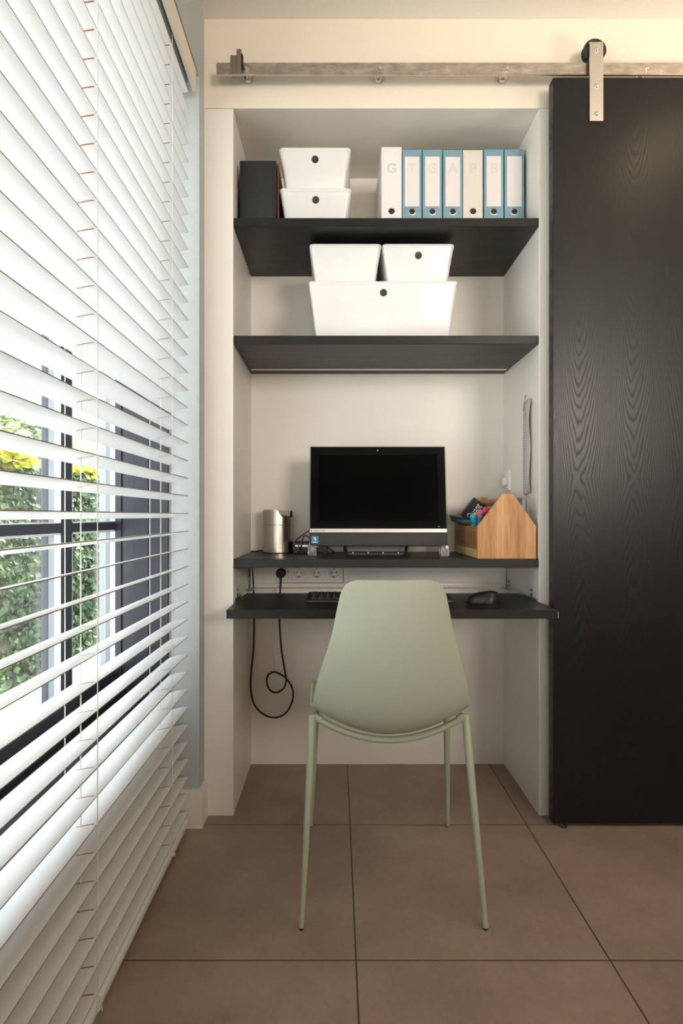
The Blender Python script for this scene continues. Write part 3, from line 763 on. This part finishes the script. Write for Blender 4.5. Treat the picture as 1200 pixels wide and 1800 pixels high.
# ------------------------------------------------------------------ cable duct, sockets, plugs
YD = 2.405
dz0, dz1 = Z(1033, YD), 0.8675
duct = thing('cable_duct', 'white cable duct along the alcove back wall under the desk shelf', 'cable duct', (0.17, 2.43, dz0))
bm = new_bm(); box(bm, AL + 0.003, X(483, YD), YD + 0.004, DB - 0.0005, Z(1025, YD), dz1); box(bm, X(604.5, YD), AR - 0.003, YD + 0.004, DB - 0.0005, Z(1025, YD), dz1); box(bm, X(483, YD), X(604.5, YD), YD + 0.016, DB - 0.0005, Z(1025, YD), dz1); box(bm, AL + 0.003, AR - 0.003, YD - 0.002, DB - 0.0005, dz0, Z(1025, YD), 0.003, 2); obj('channel', bm, M['white_socket'], duct)
for a, b in ((AL + 0.004, X(483.5, YD)), (X(604, YD), AR - 0.004)):
    bm = new_bm(); box(bm, a, b, YD - 0.001, YD + 0.0045, Z(1024, YD), dz1 - 0.001, 0.001, 1); obj('cover', bm, M['white_socket'], duct)
sock_labels = ['white wall socket holding the black plug, leftmost of four', 'white wall socket right next to the black plug', 'white wall socket second from the right end of the socket row', 'white wall socket at the right end of the socket row']
SP = [X(p, YD) for p in (494, 525, 556, 586.5)]
sz = Z(1007, YD)
sock = None
for x, lab in zip(SP, sock_labels):
    if sock is None:
        sock = thing('wall_socket', lab, 'socket', (x, YD, sz - 0.04), 'white sockets under the desk shelf')
        bm = new_bm(); fr(bm, x - 0.0365, x + 0.0365, sz - 0.038, sz + 0.038, x - 0.0295, x + 0.0295, sz - 0.0295, sz + 0.0295, YD - 0.002, YD + 0.0045); obj('outer_frame', bm, M['white_socket'], sock)
        bm = new_bm(); q = 0.0285
        n = 32
        # square plate with a round well
        outer = []; inner = []
        for k in range(n):
            a = 2 * PI * k / n; c_, s_ = math.cos(a), math.sin(a); m_ = max(abs(c_), abs(s_))
            outer.append(Vector((x + q * c_ / m_, YD - 0.0030, sz + q * s_ / m_))); inner.append(Vector((x + 0.0205 * c_, YD - 0.0030, sz + 0.0205 * s_)))
        back = [Vector((p.x, YD + 0.003, p.z)) for p in outer]
        floor_ = [Vector((x + 0.0195 * math.cos(2 * PI * k / n), YD + 0.0145, sz + 0.0195 * math.sin(2 * PI * k / n))) for k in range(n)]
        loft(bm, [back, outer, inner, floor_], False); bm.faces.new([bm.verts.new(p) for p in floor_]); bmesh.ops.remove_doubles(bm, verts=bm.verts[:], dist=1e-5); obj('face_plate', bm, M['white_socket'], sock)
        for dx in (-0.0095, 0.0095):
            bm = new_bm(); lathe(bm, [(0.0032, -0.0015), (0.0032, 0.0)], (x + dx, YD + 0.0145, sz), 'Y', 14); obj('pin_hole', bm, M['dark'], sock)
        for dz in (-0.0175, 0.0175):
            bm = new_bm(); box(bm, x - 0.0035, x + 0.0035, YD - 0.0025, YD + 0.0140, sz + dz - 0.0028, sz + dz + 0.0028, 0.0006, 1); obj('earth_clip', bm, M['stop'], sock)
        bm = new_bm(); lathe(bm, [(0.0022, -0.0015), (0.0022, 0)], (x, YD + 0.0145, sz), 'Y', 10); obj('screw', bm, M['alu'], sock)
    else:
        dup(sock, (x, YD, sz - 0.04), lab)
cord = thing('power_cord', 'black power cord plugged in left, hanging in a big loop below the tray', 'cord', (SP[0], 2.38, 0.4))
bm = new_bm(); lathe(bm, [(0.018, 0.0), (0.0205, -0.004), (0.0205, -0.026), (0.017, -0.031), (0.006, -0.032)], (SP[0], YD + 0.006, sz), 'Y', 12)
lathe(bm, [(0.0048, 0.0), (0.0036, -0.028)], (SP[0], YD - 0.012, sz - 0.016), 'Z', 10); obj('plug', bm, M['rubber'], cord)
YC = 2.372
pts = [(SP[0], YD - 0.012, sz - 0.036)] + [(X(px, YC), YC + dy, Z(py, YC)) for px, py, dy in (
    (491.5, 1045, 0.016), (490.5, 1090, 0.010), (494, 1140, 0.006), (499.5, 1175, 0.004), (502.5, 1196, 0.004), (498, 1210, 0.0), (485, 1217.5, 0.0), (473, 1211, -0.001), (468.5, 1196, -0.002), (472.5, 1185, -0.003), (482, 1181, -0.003), (493, 1185, -0.004),
    (502, 1191, -0.006), (512, 1206, 0), (515, 1222, 0.004), (511, 1240, 0.006), (500, 1256, 0.008), (482, 1263, 0.01), (462, 1257, 0.012), (446, 1240, 0.014), (439.5, 1212, 0.016), (440.5, 1180, 0.02), (444, 1140, 0.024), (444.5, 1090, 0.028), (443.5, 1040, 0.032))]
pts += [(X(443, 2.40), 2.408, 0.85), (X(443, 2.40), 2.412, 0.8685)]
bm = new_bm(); tube(bm, spline(pts, 8), 0.0038, 10); obj('cable', bm, M['rubber'], cord)
bm = new_bm(); tube(bm, spline([(X(437, 2.38), 2.385, 0.868), (X(437, 2.38), 2.383, 0.80), (X(437.5, 2.38), 2.38, 0.76), (X(438, 2.38), 2.37, 0.70), (X(436, 2.38), 2.40, 0.66)], 6), 0.0022, 8)
tag(obj('thin_cable', bm, M['rubber']), 'thin black cable beside the thick cord at the left slide', 'cable')

# ------------------------------------------------------------------ keyboard and mouse
KX0, KX1, KY0, KY1 = X(539, 1.985), X(795, 1.985), 1.985, 2.130
kb = thing('computer_keyboard', 'black computer keyboard on the tray half hidden by the chair back', 'keyboard', ((KX0 + KX1) / 2, 2.06, TZ))
bm = new_bm(); prism(bm, [(KY0, TZ + 0.0005), (KY0 - 0.001, TZ + 0.006), (KY0 + 0.004, TZ + 0.011), (KY1 - 0.004, TZ + 0.0195), (KY1, TZ + 0.016), (KY1, TZ + 0.0005)], 'X', KX0, KX1); obj('body', bm, M['black'], kb)
bm = new_bm(); box(bm, KX0 - 0.0004, KX1 + 0.0004, KY0 - 0.0016, KY0 + 0.0005, TZ + 0.0035, TZ + 0.0075, 0.0005, 1); obj('front_lip', bm, M['grey_plastic'], kb)['label'] = 'dark grey front lip'
cols, rws = 20, 5
kw = (KX1 - KX0 - 0.024) / cols; kd = (KY1 - KY0 - 0.026) / rws
key0 = None
def key_z(y): return TZ + 0.011 + (y - KY0 - 0.004) / (KY1 - KY0 - 0.008) * 0.0085
for r in range(rws):
    for c in range(cols):
        xx = KX0 + 0.012 + kw * (c + 0.5); yy = KY0 + 0.014 + kd * (r + 0.5); zz = key_z(yy)
        if key0 is None:
            bm = new_bm(); loft(bm, [rrect(xx, yy, kw - 0.002, kd - 0.002, 0.002, zz - 0.002, 3), rrect(xx, yy, kw - 0.0025, kd - 0.0025, 0.002, zz + 0.002, 3), rrect(xx, yy, kw - 0.007, kd - 0.006, 0.002, zz + 0.0042, 3)])
            box(bm, xx - 0.003, xx + 0.001, yy - 0.001, yy + 0.004, zz + 0.0041, zz + 0.0044, 0, 1, 1)
            key0 = obj('key', bm, [M['black'], M['bead_white']], kb); k0 = (xx, yy, zz)
        else:
            q = key0.copy(); COL.objects.link(q); q.parent = kb; q.location = (xx - k0[0], yy - k0[1], zz - k0[2])
ms = thing('computer_mouse', 'black computer mouse on the right side of the tray', 'mouse', (X(850, 2.0), 2.02, TZ))
def superq(c, rx, ry, h, rot, n=28, m=9, wob=None):
    bm = new_bm(); loops = []
    for i in range(m):
        t = i / (m - 1); ang = t * PI / 2
        rr = math.cos(ang) ** 0.6 if i < m - 1 else 0.02; hh = math.sin(ang) ** 1.0 * h
        lp = []
        for k in range(n):
            a = 2 * PI * k / n
            e = 0.8
            cx_ = math.copysign(abs(math.cos(a)) ** e, math.cos(a)); sy_ = math.copysign(abs(math.sin(a)) ** e, math.sin(a))
            x_, y_ = rx * rr * cx_, ry * rr * sy_ - 0.012 * t
            z_ = hh * (1 - 0.25 * (y_ / ry)) if i else 0.0006
            lp.append(Vector((c[0] + x_ * math.cos(rot) - y_ * math.sin(rot), c[1] + x_ * math.sin(rot) + y_ * math.cos(rot), c[2] + z_)))
        loops.append(lp)
    return loft(bm, loops)
mc = (X(849, 2.01), 2.015, TZ)
bm = superq(mc, 0.046, 0.058, 0.036, 0.9); obj('shell', bm, M['black'], ms)
bm = new_bm(); tube(bm, spline([(mc[0] - 0.006, mc[1] - 0.028, TZ + 0.030), (mc[0] + 0.006, mc[1] - 0.044, TZ + 0.024), (mc[0] + 0.012, mc[1] - 0.053, TZ + 0.012)], 5), [0.002] * 11, 8); obj('side_strip', bm, M['grey_plastic'], ms)['label'] = 'grey side strip'
bm = new_bm(); lathe(bm, [(0.004, -0.003), (0.0075, -0.002), (0.0075, 0.002), (0.004, 0.003)], (mc[0] + 0.030, mc[1] + 0.012, TZ + 0.024), 'X', 18); obj('scroll_wheel', bm, M['rubber'], ms)

# ------------------------------------------------------------------ wooden caddy and its contents
CX0, CX1, CYA, CYB = 0.4955, 0.7015, 2.032, 2.405
cad = thing('wooden_caddy', 'wooden tool caddy with gabled ends and dowel handle, right end of the desk shelf', 'caddy', ((CX0 + CX1) / 2, 2.2, Z3))
cm = (CX0 + CX1) / 2
zs, zp = Z(925, CYA), Z(868, CYA)
def gable(y0, y1, name):
    bm = new_bm(); o_ = [(CX0, Z3), (CX1, Z3), (CX1, zs), (X(902, CYA), zp), (X(883, CYA), zp), (CX0, zs)]
    prism(bm, o_, 'Y', y0, y1)
    bmesh.ops.bevel(bm, geom=bm.edges[:], offset=0.0012, segments=1, affect='EDGES')
    return obj('end_panel', bm, M['wood_v'], cad)
gable(CYA, CYA + 0.012, 'front'); gable(CYB - 0.012, CYB, 'back')
zb = Z3 + 0.032
for x0, x1 in ((CX0 + 0.0015, CX0 + 0.0115), (CX1 - 0.0115, CX1 - 0.0015)):
    bm = new_bm(); box(bm, x0, x1, CYA + 0.012, CYB - 0.012, zb, zs - 0.001, 0.001, 1); obj('side_board', bm, M['wood_y'], cad)
    bm = new_bm(); box(bm, x0, x1, CYA + 0.012, CYB - 0.012, Z3 + 0.001, zb - 0.0006, 0.001, 1); obj('side_board', bm, M['wood_pale'], cad)['label'] = 'paler low side board'
bm = new_bm(); box(bm, CX0 + 0.012, CX1 - 0.012, CYA + 0.012, CYB - 0.012, Z3 + 0.004, Z3 + 0.012); obj('bottom_board', bm, M['wood_y'], cad)
bm = new_bm(); lathe(bm, [(0.0125, 0.0), (0.0125, CYB - CYA - 0.024)], (cm + 0.0, CYA + 0.012, zp - 0.026), 'Y', 20); obj('handle', bm, M['wood_y'], cad)
# contents
def turned(bm, c, rx=0, ry=0, rz=0):
    R = Matrix.Rotation(rz, 4, 'Z') @ Matrix.Rotation(ry, 4, 'Y') @ Matrix.Rotation(rx, 4, 'X')
    bmesh.ops.transform(bm, matrix=Matrix.Translation(c) @ R, verts=bm.verts[:]); return bm
bc = (X(832, 2.26), 2.27, Z(897, 2.26)); ra = math.radians(-52); rx_ = math.radians(-6)
bk = thing('paperback_book', 'black book with white lettering leaning out of the wooden caddy', 'book', (bc[0], bc[1], bc[2] - 0.05))
bm = new_bm(); box(bm, -0.0440, 0.0430, -0.0065, -0.0055, -0.085, 0.028, 0.0003, 1); box(bm, -0.0440, 0.0430, 0.0055, 0.0065, -0.085, 0.028, 0.0003, 1); box(bm, -0.0440, -0.0430, -0.006, 0.006, -0.085, 0.028); obj('cover', turned(bm, bc, rx_, ra, 0.12), M['linen'], bk)
bm = new_bm(); box(bm, -0.0429, 0.0415, -0.0054, 0.0054, -0.0845, 0.0270); obj('pages', turned(bm, bc, rx_, ra, 0.12), M['paper'], bk)
bm = text_bm('Quant', 0.036); bmesh.ops.scale(bm, verts=bm.verts[:], vec=(0.74, 1, 1.25)); bmesh.ops.translate(bm, verts=bm.verts[:], vec=(-0.002, -0.0069, -0.007)); obj('title_lettering', turned(bm, bc, rx_, ra, 0.12), M['white_ink'], bk, smooth=False)
pc_ = thing('pencil_case', 'dark teal flat pouch lying over the left edge of the wooden caddy', 'pouch', (X(815, 2.32), 2.31, zs))
bm = new_bm(); loft(bm, [rrect(0, 0, 0.062, 0.15, 0.010, -0.011), rrect(0, 0, 0.078, 0.165, 0.012, -0.004), rrect(0, 0, 0.078, 0.165, 0.012, 0.003), rrect(0, 0, 0.070, 0.158, 0.010, 0.008)]); obj('pouch_body', turned(bm, (X(817, 2.30), 2.28, zs + 0.019), 0.05, 0.04, 0.12), M['teal'], pc_)
bm = new_bm(); box(bm, -0.044, 0.042, -0.085, 0.084, 0.0084, 0.0160, 0.002, 1); obj('flap', turned(bm, (X(817, 2.30), 2.28, zs + 0.019), 0.05, 0.04, 0.12), M['black'], pc_)['label'] = 'black flap'
def marker(px, py, Y, col, label, rx, ry, L=0.10, r=0.008, cap='white_ink'):
    c = (X(px, Y), Y, Z(py, Y))
    t = thing('felt_marker', label, 'marker', c, 'markers in the wooden caddy')
    bm = new_bm(); lathe(bm, [(r * 0.85, -L * 0.72), (r, -L * 0.70), (r, 0.0)], (0, 0, 0), 'Z', 16); obj('barrel', turned(bm, c, rx, ry), M[cap], t)
    bm = new_bm(); lathe(bm, [(r * 1.08, 0.0), (r * 1.08, 0.026), (r * 0.8, 0.031)], (0, 0, 0), 'Z', 16); obj('cap', turned(bm, c, rx, ry), M[col], t)
marker(849, 903, 2.17, 'pink', 'marker with a bright red cap in the wooden caddy', 0.9, 0.35, r=0.0115)
marker(841, 908, 2.175, 'rose', 'marker with a rose pink cap in the wooden caddy', 0.9, 0.2, r=0.0105)
marker(834, 917, 2.12, 'cyan', 'marker with a cyan cap near the caddy edge', 0.6, -0.55, r=0.0095, cap='cyan')
marker(843, 917, 2.12, 'purple', 'marker with a violet cap near the caddy end panel', 0.8, -0.2, r=0.0085)
marker(838, 913, 2.14, 'orange', 'marker with an orange brown cap in the wooden caddy', 0.7, -0.5, r=0.0075)
bm = new_bm(); box(bm, -0.05, 0.05, -0.002, 0.002, -0.12, 0.0, 0.0005, 1)
tag(obj('note_pad', turned(bm, (X(858, 2.30), 2.335, Z(888, 2.30)), -0.10, 0.15, 0.1), M['paper']), 'grey white note pad standing in the wooden caddy behind the handle', 'note pad')
# spiral calendar standing right in the caddy
sc = thing('spiral_calendar', 'violet spiral-bound calendar with orange wire standing right in the wooden caddy', 'calendar', (X(918, 2.13), 2.15, Z3 + 0.013))
sy, st_, sxx0, sxx1 = 2.145, Z(876.5, 2.145), X(901, 2.145) - 0.04, X(927, 2.145)
sxx1 = min(sxx1, AR - 0.009)
bm = new_bm(); box(bm, sxx0, sxx1 - 0.012, sy, sy + 0.0025, zs - 0.09, st_); obj('cover', bm, M['purple'], sc)
bm = new_bm(); box(bm, sxx0 + 0.002, sxx1, sy + 0.003, sy + 0.010, zs - 0.09, st_ - 0.001); obj('pages', bm, M['paper'], sc)
bm = new_bm()
nn = 18
for k in range(nn):
    x = sxx0 + 0.004 + (sxx1 - sxx0 - 0.016) * k / (nn - 1)
    tube(bm, [(x, sy + 0.005 + 0.0075 * math.cos(a * PI / 5), st_ - 0.001 + 0.0055 * math.sin(a * PI / 5)) for a in range(11)], 0.0009, 5)
obj('spiral_wire', bm, M['orange'], sc)['label'] = 'orange spiral wire'
bm = new_bm()
for dx, dz, w_, h_ in ((0.045, -0.012, 0.012, 0.006), (0.052, -0.026, 0.008, 0.004), (0.055, -0.036, 0.010, 0.004)):
    box(bm, sxx0 + dx, sxx0 + dx + w_, sy - 0.0006, sy, st_ + dz - h_, st_ + dz)
obj('cover_print', bm, M['black'], sc)

# ------------------------------------------------------------------ hanging paper, thermostat on the right cheek
hp = thing('wall_calendar', 'narrow printed paper sheet curling on a nail on the right cheek of the alcove', 'calendar', (AR - 0.01, 2.13, 1.13))
y0p, y1p = 2.095, 2.165
bm = new_bm(); nz = 26; rows = []
for i in range(nz + 1):
    v = i / nz; z = 1.476 - 0.345 * v
    row = []
    for j in range(9):
        u = j / 8.0
        y = y0p + (y1p - y0p) * u
        off = 0.004 + 0.007 * math.sin(v * PI) * (0.35 + 0.65 * (1 - u)) + 0.0045 * math.sin(v * 9.0 + u * 2) * (1 - u) + 0.004 * u
        row.append(bm.verts.new((AR - off, y, z + 0.004 * math.sin(u * 6))))
    rows.append(row)
for i in range(nz):
    for j in range(8): bm.faces.new((rows[i][j], rows[i][j + 1], rows[i + 1][j + 1], rows[i + 1][j]))
sh = obj('sheet', bm, M['news'], hp); md = sh.modifiers.new('thick', 'SOLIDIFY'); md.thickness = 0.0008
bm = new_bm()
for i in range(30):
    v = 0.06 + 0.86 * i / 29.0; z = 1.476 - 0.345 * v
    for u0 in (0.60, 0.80):
        u1 = u0 + random.uniform(0.10, 0.17)
        P = []
        for u, dz in ((u0, 0.0018), (u1, 0.0018), (u1, -0.0018), (u0, -0.0018)):
            y = y0p + (y1p - y0p) * u
            off = 0.0058 + 0.007 * math.sin(v * PI) * (0.35 + 0.65 * (1 - u)) + 0.0045 * math.sin(v * 9.0 + u * 2) * (1 - u) + 0.004 * u
            P.append(bm.verts.new((AR - off, y, z + dz + 0.004 * math.sin(u * 6))))
        bm.faces.new(P)
obj('printed_lines', bm, M['print'], hp, smooth=False)
bm = new_bm(); tube(bm, spline([(AR - 0.001, 2.150, 1.496), (AR - 0.008, 2.148, 1.494), (AR - 0.010, 2.150, 1.470), (AR - 0.014, 2.156, 1.44)], 5), 0.0014, 8); obj('hook', bm, M['stop'], hp)['label'] = 'brown hook'
th = thing('wall_thermostat', 'white dial switch on the right cheek of the alcove, left of the hanging paper', 'wall switch', (AR - 0.01, 2.383, 1.15))
tz = Z(845, 2.385)
bm = new_bm(); box(bm, AR - 0.011, AR, 2.345, 2.425, tz - 0.041, tz + 0.041, 0.003, 2); obj('plate', bm, M['white_socket'], th)
bm = new_bm(); lathe(bm, [(0.017, 0.0), (0.019, -0.004), (0.018, -0.014), (0.010, -0.016)], (AR - 0.011, 2.385, tz - 0.004), 'X', 28); obj('dial', bm, M['white_socket'], th)
bm = new_bm(); box(bm, AR - 0.0115, AR - 0.0105, 2.372, 2.376, tz + 0.028, tz + 0.031); box(bm, AR - 0.013, AR - 0.0105, 2.352, 2.395, tz - 0.036, tz - 0.033); obj('markings', bm, M['bead_grey'], th)['label'] = 'grey markings'

# ------------------------------------------------------------------ chair
CHX = 0.145
ch = thing('dining_chair', 'sage green plastic shell chair seen from behind at the desk', 'chair', (CHX, 1.71, 0.0))
# rows: half width, centre (Y, z), edge (Y, z)
CR = [(0.094, 1.4500, 0.8890, 1.4600, 0.8875), (0.1135, 1.4500, 0.8840, 1.4660, 0.8810), (0.1260, 1.4500, 0.8730, 1.4700, 0.8690), (0.1355, 1.4500, 0.8530, 1.4740, 0.8480),
      (0.1462, 1.4500, 0.8050, 1.4800, 0.8000), (0.1570, 1.4520, 0.7480, 1.4860, 0.7450), (0.1728, 1.4570, 0.6900, 1.4950, 0.6920), (0.1885, 1.4650, 0.6300, 1.5060, 0.6420), (0.2020, 1.4800, 0.5620, 1.5200, 0.5900),
      (0.2095, 1.5080, 0.5040, 1.5380, 0.5500), (0.2155, 1.5550, 0.4640, 1.5650, 0.5380), (0.2180, 1.6250, 0.4450, 1.6150, 0.5400), (0.2190, 1.7100, 0.4400, 1.7000, 0.5500), (0.2200, 1.8000, 0.4500, 1.7900, 0.5400),
      (0.2180, 1.8800, 0.4580, 1.8700, 0.5120), (0.2080, 1.9350, 0.4560, 1.9250, 0.4800), (0.1850, 1.9680, 0.4400, 1.9600, 0.4500), (0.1550, 1.9820, 0.4200, 1.9750, 0.4250)]
dense = []
for i in range(len(CR) - 1):
    p0, p1, p2, p3 = CR[max(i - 1, 0)], CR[i], CR[i + 1], CR[min(i + 2, len(CR) - 1)]
    for k in range(4):
        t = k / 4
        dense.append([0.5 * (2 * b + (c - a) * t + (2 * a - 5 * b + 4 * c - d) * t * t + (3 * b - a - 3 * c + d) * t ** 3) for a, b, c, d in zip(p0, p1, p2, p3)])
dense.append(list(CR[-1]))
bm = new_bm(); rows = []; NU = 28
for hw_, yc, zc, ye, ze in dense:
    row = []
    for j in range(NU + 1):
        t = -1 + 2 * j / NU; q = t * t
        row.append(bm.verts.new((CHX + hw_ * t, yc + (ye - yc) * q, zc + (ze - zc) * q)))
    rows.append(row)
for i in range(len(rows) - 1):
    for j in range(NU): bm.faces.new((rows[i][j], rows[i][j + 1], rows[i + 1][j + 1], rows[i + 1][j]))
shell = obj('seat_shell', bm, M['sage'], ch, sharp=80)
md = shell.modifiers.new('thick', 'SOLIDIFY'); md.thickness = 0.0065; md.offset = 1.0
bv = shell.modifiers.new('round', 'BEVEL'); bv.width = 0.002; bv.segments = 2; bv.limit_method = 'ANGLE'; bv.angle_limit = math.radians(60)
def arc(y, zc, zs_, w_):
    pts = []
    for k in range(25):
        t = -1 + 2 * k / 24.0
        pts.append((CHX + w_ * t, y, zc + (zs_ - zc) * abs(t) ** 2.0))
    return pts
bm = new_bm()
tube(bm, arc(1.590, 0.4350, 0.5000, 0.2075), 0.0095, 12)
obj('seat_frame', bm, M['sage_metal'], ch); bm = new_bm()
tube(bm, arc(1.850, 0.4280, 0.4850, 0.205), 0.0095, 12)
obj('seat_frame', bm, M['sage_metal'], ch)
for s in (-1, 1):
    for (yt, zt, xt, yf, xf, tip) in ((1.590, 0.504, 0.2095, 1.470, 0.2340, 0.0), (1.850, 0.488, 0.207, 1.957, 0.2310, 0.0)):
        bm = new_bm()
        top = Vector((CHX + s * xt, yt, zt)); foot = Vector((CHX + s * xf, yf, 0.0042))
        pts = [Vector((CHX + s * (xt - 0.022), yt, zt - 0.012)), Vector((CHX + s * (xt - 0.008), yt, zt - 0.0035)), top + Vector((s * 0.001, 0, -0.003))]
        pts += [top.lerp(foot, k / 8.0) for k in range(1, 9)]
        rr = [0.0095, 0.0105, 0.0112] + [0.0118 - 0.0050 * k / 8.0 for k in range(1, 9)]
        tube(bm, pts, rr, 14); lg = obj('leg', bm, M['sage_metal'], ch, sharp=60)
        bm = new_bm(); lathe(bm, [(0.0055, 0.0), (0.0064, 0.001), (0.0066, 0.0045)], (foot.x, foot.y, 0.0), 'Z', 14); obj('glide', bm, M['speaker'], lg)['label'] = 'dark foot glide'

# ------------------------------------------------------------------ garden outside the window
def leaf_mat(name, c1, c2, c3, rough=0.5):
    m = mat(name, c2, rough); n = N(m); v = n.coord(); g = n.noise(v, 14.0, 2)
    n.color(n.ramp(g, [(0.3, c1), (0.5, c2), (0.7, c3)]))
    n.b.inputs['Transmission Weight'].default_value = 0.0
    return m
M['ivy'] = leaf_mat('ivy_leaves', (0.008, 0.028, 0.006), (0.026, 0.070, 0.016), (0.10, 0.16, 0.035))
M['gold_leaf'] = leaf_mat('golden_leaves', (0.30, 0.36, 0.02), (0.52, 0.52, 0.03), (0.66, 0.62, 0.06))
M['tree_leaf'] = leaf_mat('pale_tree_leaves', (0.16, 0.26, 0.08), (0.26, 0.36, 0.13), (0.40, 0.48, 0.20))
M['bark'] = mat('brown_bark', (0.10, 0.07, 0.05), 0.9)
M['paving'] = plaster('pale_garden_paving', (0.78, 0.76, 0.72), rough=0.9, scale=40, strength=0.1, spread=0.05)
bm = new_bm(); box(bm, -14, -0.80, -8, 14, -0.22, -0.10); o = obj('ground', bm, M['paving']); struct(o, 'pale garden paving outside')
def leaf(bm, c, nrm, size, roll):
    nrm = Vector(nrm).normalized(); a, b = ring_frame(nrm)
    u = a * math.cos(roll) + b * math.sin(roll); v = nrm.cross(u)
    c = Vector(c); L, W = size, size * 0.42
    p = [c - u * L * 0.5, c + v * W + nrm * size * 0.12 - u * L * 0.08, c + u * L * 0.5 - nrm * size * 0.08, c - v * W + nrm * size * 0.12 - u * L * 0.08]
    vs = [bm.verts.new(q) for q in p]
    bm.faces.new((vs[0], vs[1], vs[2])); bm.faces.new((vs[0], vs[2], vs[3]))
hd = thing('ivy_hedge', 'dark green ivy hedge beyond the window', 'hedge', (-2.2, 4.4, -0.10))
bm = new_bm()
for k in range(26000):
    y = random.uniform(1.2, 8.0); z = random.uniform(-0.08, 1.36)
    bulge = 0.10 * math.sin(y * 3.1) + 0.08 * math.sin(z * 5 + y)
    c = (-2.05 + bulge + random.uniform(-0.10, 0.06), y, z)
    leaf(bm, c, (1.0, random.uniform(-1.1, 0.6), random.uniform(-0.2, 1.1)), random.uniform(0.032, 0.064), random.uniform(0, 2 * PI))
for k in range(3200):
    y = random.uniform(1.2, 8.0)
    leaf(bm, (-2.25 + random.uniform(-0.25, 0.25), y, 1.34 + random.uniform(-0.04, 0.06)), (random.uniform(-0.4, 0.8), random.uniform(-0.6, 0.6), 1.0), random.uniform(0.045, 0.08), random.uniform(0, 2 * PI))
obj('foliage', bm, M['ivy'], hd, smooth=False)
bm = new_bm(); box(bm, -2.42, -2.20, 1.2, 8.0, -0.10, 1.30); obj('stems', bm, M['bark'], hd)['label'] = 'dense brown stems'
def shrub(label, cy, w_, n, zc):
    t = thing('golden_shrub', label, 'shrub', (-2.3, cy, -0.10), 'yellow green shrubs over the hedge')
    bm = new_bm()
    for k in range(n):
        a = random.uniform(0, 2 * PI); rr = random.uniform(0, 1) ** 0.6
        leaf(bm, (-2.15 + 0.20 * rr * math.cos(a), cy + w_ * rr * math.sin(a), zc + random.uniform(-0.12, 0.13) * (1.2 - rr)), (random.uniform(-0.2, 1), random.uniform(-0.8, 0.5), random.uniform(0.2, 1.2)), random.uniform(0.06, 0.10), random.uniform(0, 2 * PI))
    obj('foliage', bm, M['gold_leaf'], t, smooth=False)
    bm = new_bm(); tube(bm, [(-2.32, cy, -0.1), (-2.30, cy + 0.02, 0.8), (-2.2, cy, zc)], 0.012, 6); obj('stem', bm, M['bark'], t)
shrub('yellow green shrub over the hedge in the left pane', 3.62, 0.32, 420, 1.42)
shrub('yellow green shrub over the hedge in the narrow right pane', 4.75, 0.42, 420, 1.40)
def tree(label, cx, cy, cz, rx, rz_, n):
    t = thing('garden_tree', label, 'tree', (cx, cy, -0.10), 'pale trees behind the hedge')
    bm = new_bm()
    for k in range(n):
        d = Vector((random.gauss(0, 1), random.gauss(0, 1), random.gauss(0, 1))).normalized() * random.uniform(0.5, 1.0)
        wv = 1 + 0.18 * math.sin(d.x * 7 + d.z * 5)
        leaf(bm, (cx + d.x * rx * wv, cy + d.y * rx * wv, cz + d.z * rz_ * wv), d + Vector((0.3, -0.3, 0.5)), random.uniform(0.10, 0.18), random.uniform(0, 2 * PI))
    obj('crown', bm, M['tree_leaf'], t, smooth=False)
    bm = new_bm(); tube(bm, [(cx, cy, -0.1), (cx + 0.03, cy, cz * 0.5), (cx, cy + 0.05, cz)], [0.09, 0.07, 0.04], 8); obj('trunk', bm, M['bark'], t)
tree('pale green tree behind the hedge in the left pane', -4.6, 8.3, 1.75, 1.05, 1.15, 2600)
tree('pale green tree behind the hedge in the narrow right pane', -4.5, 12.0, 1.65, 1.15, 0.95, 2000)
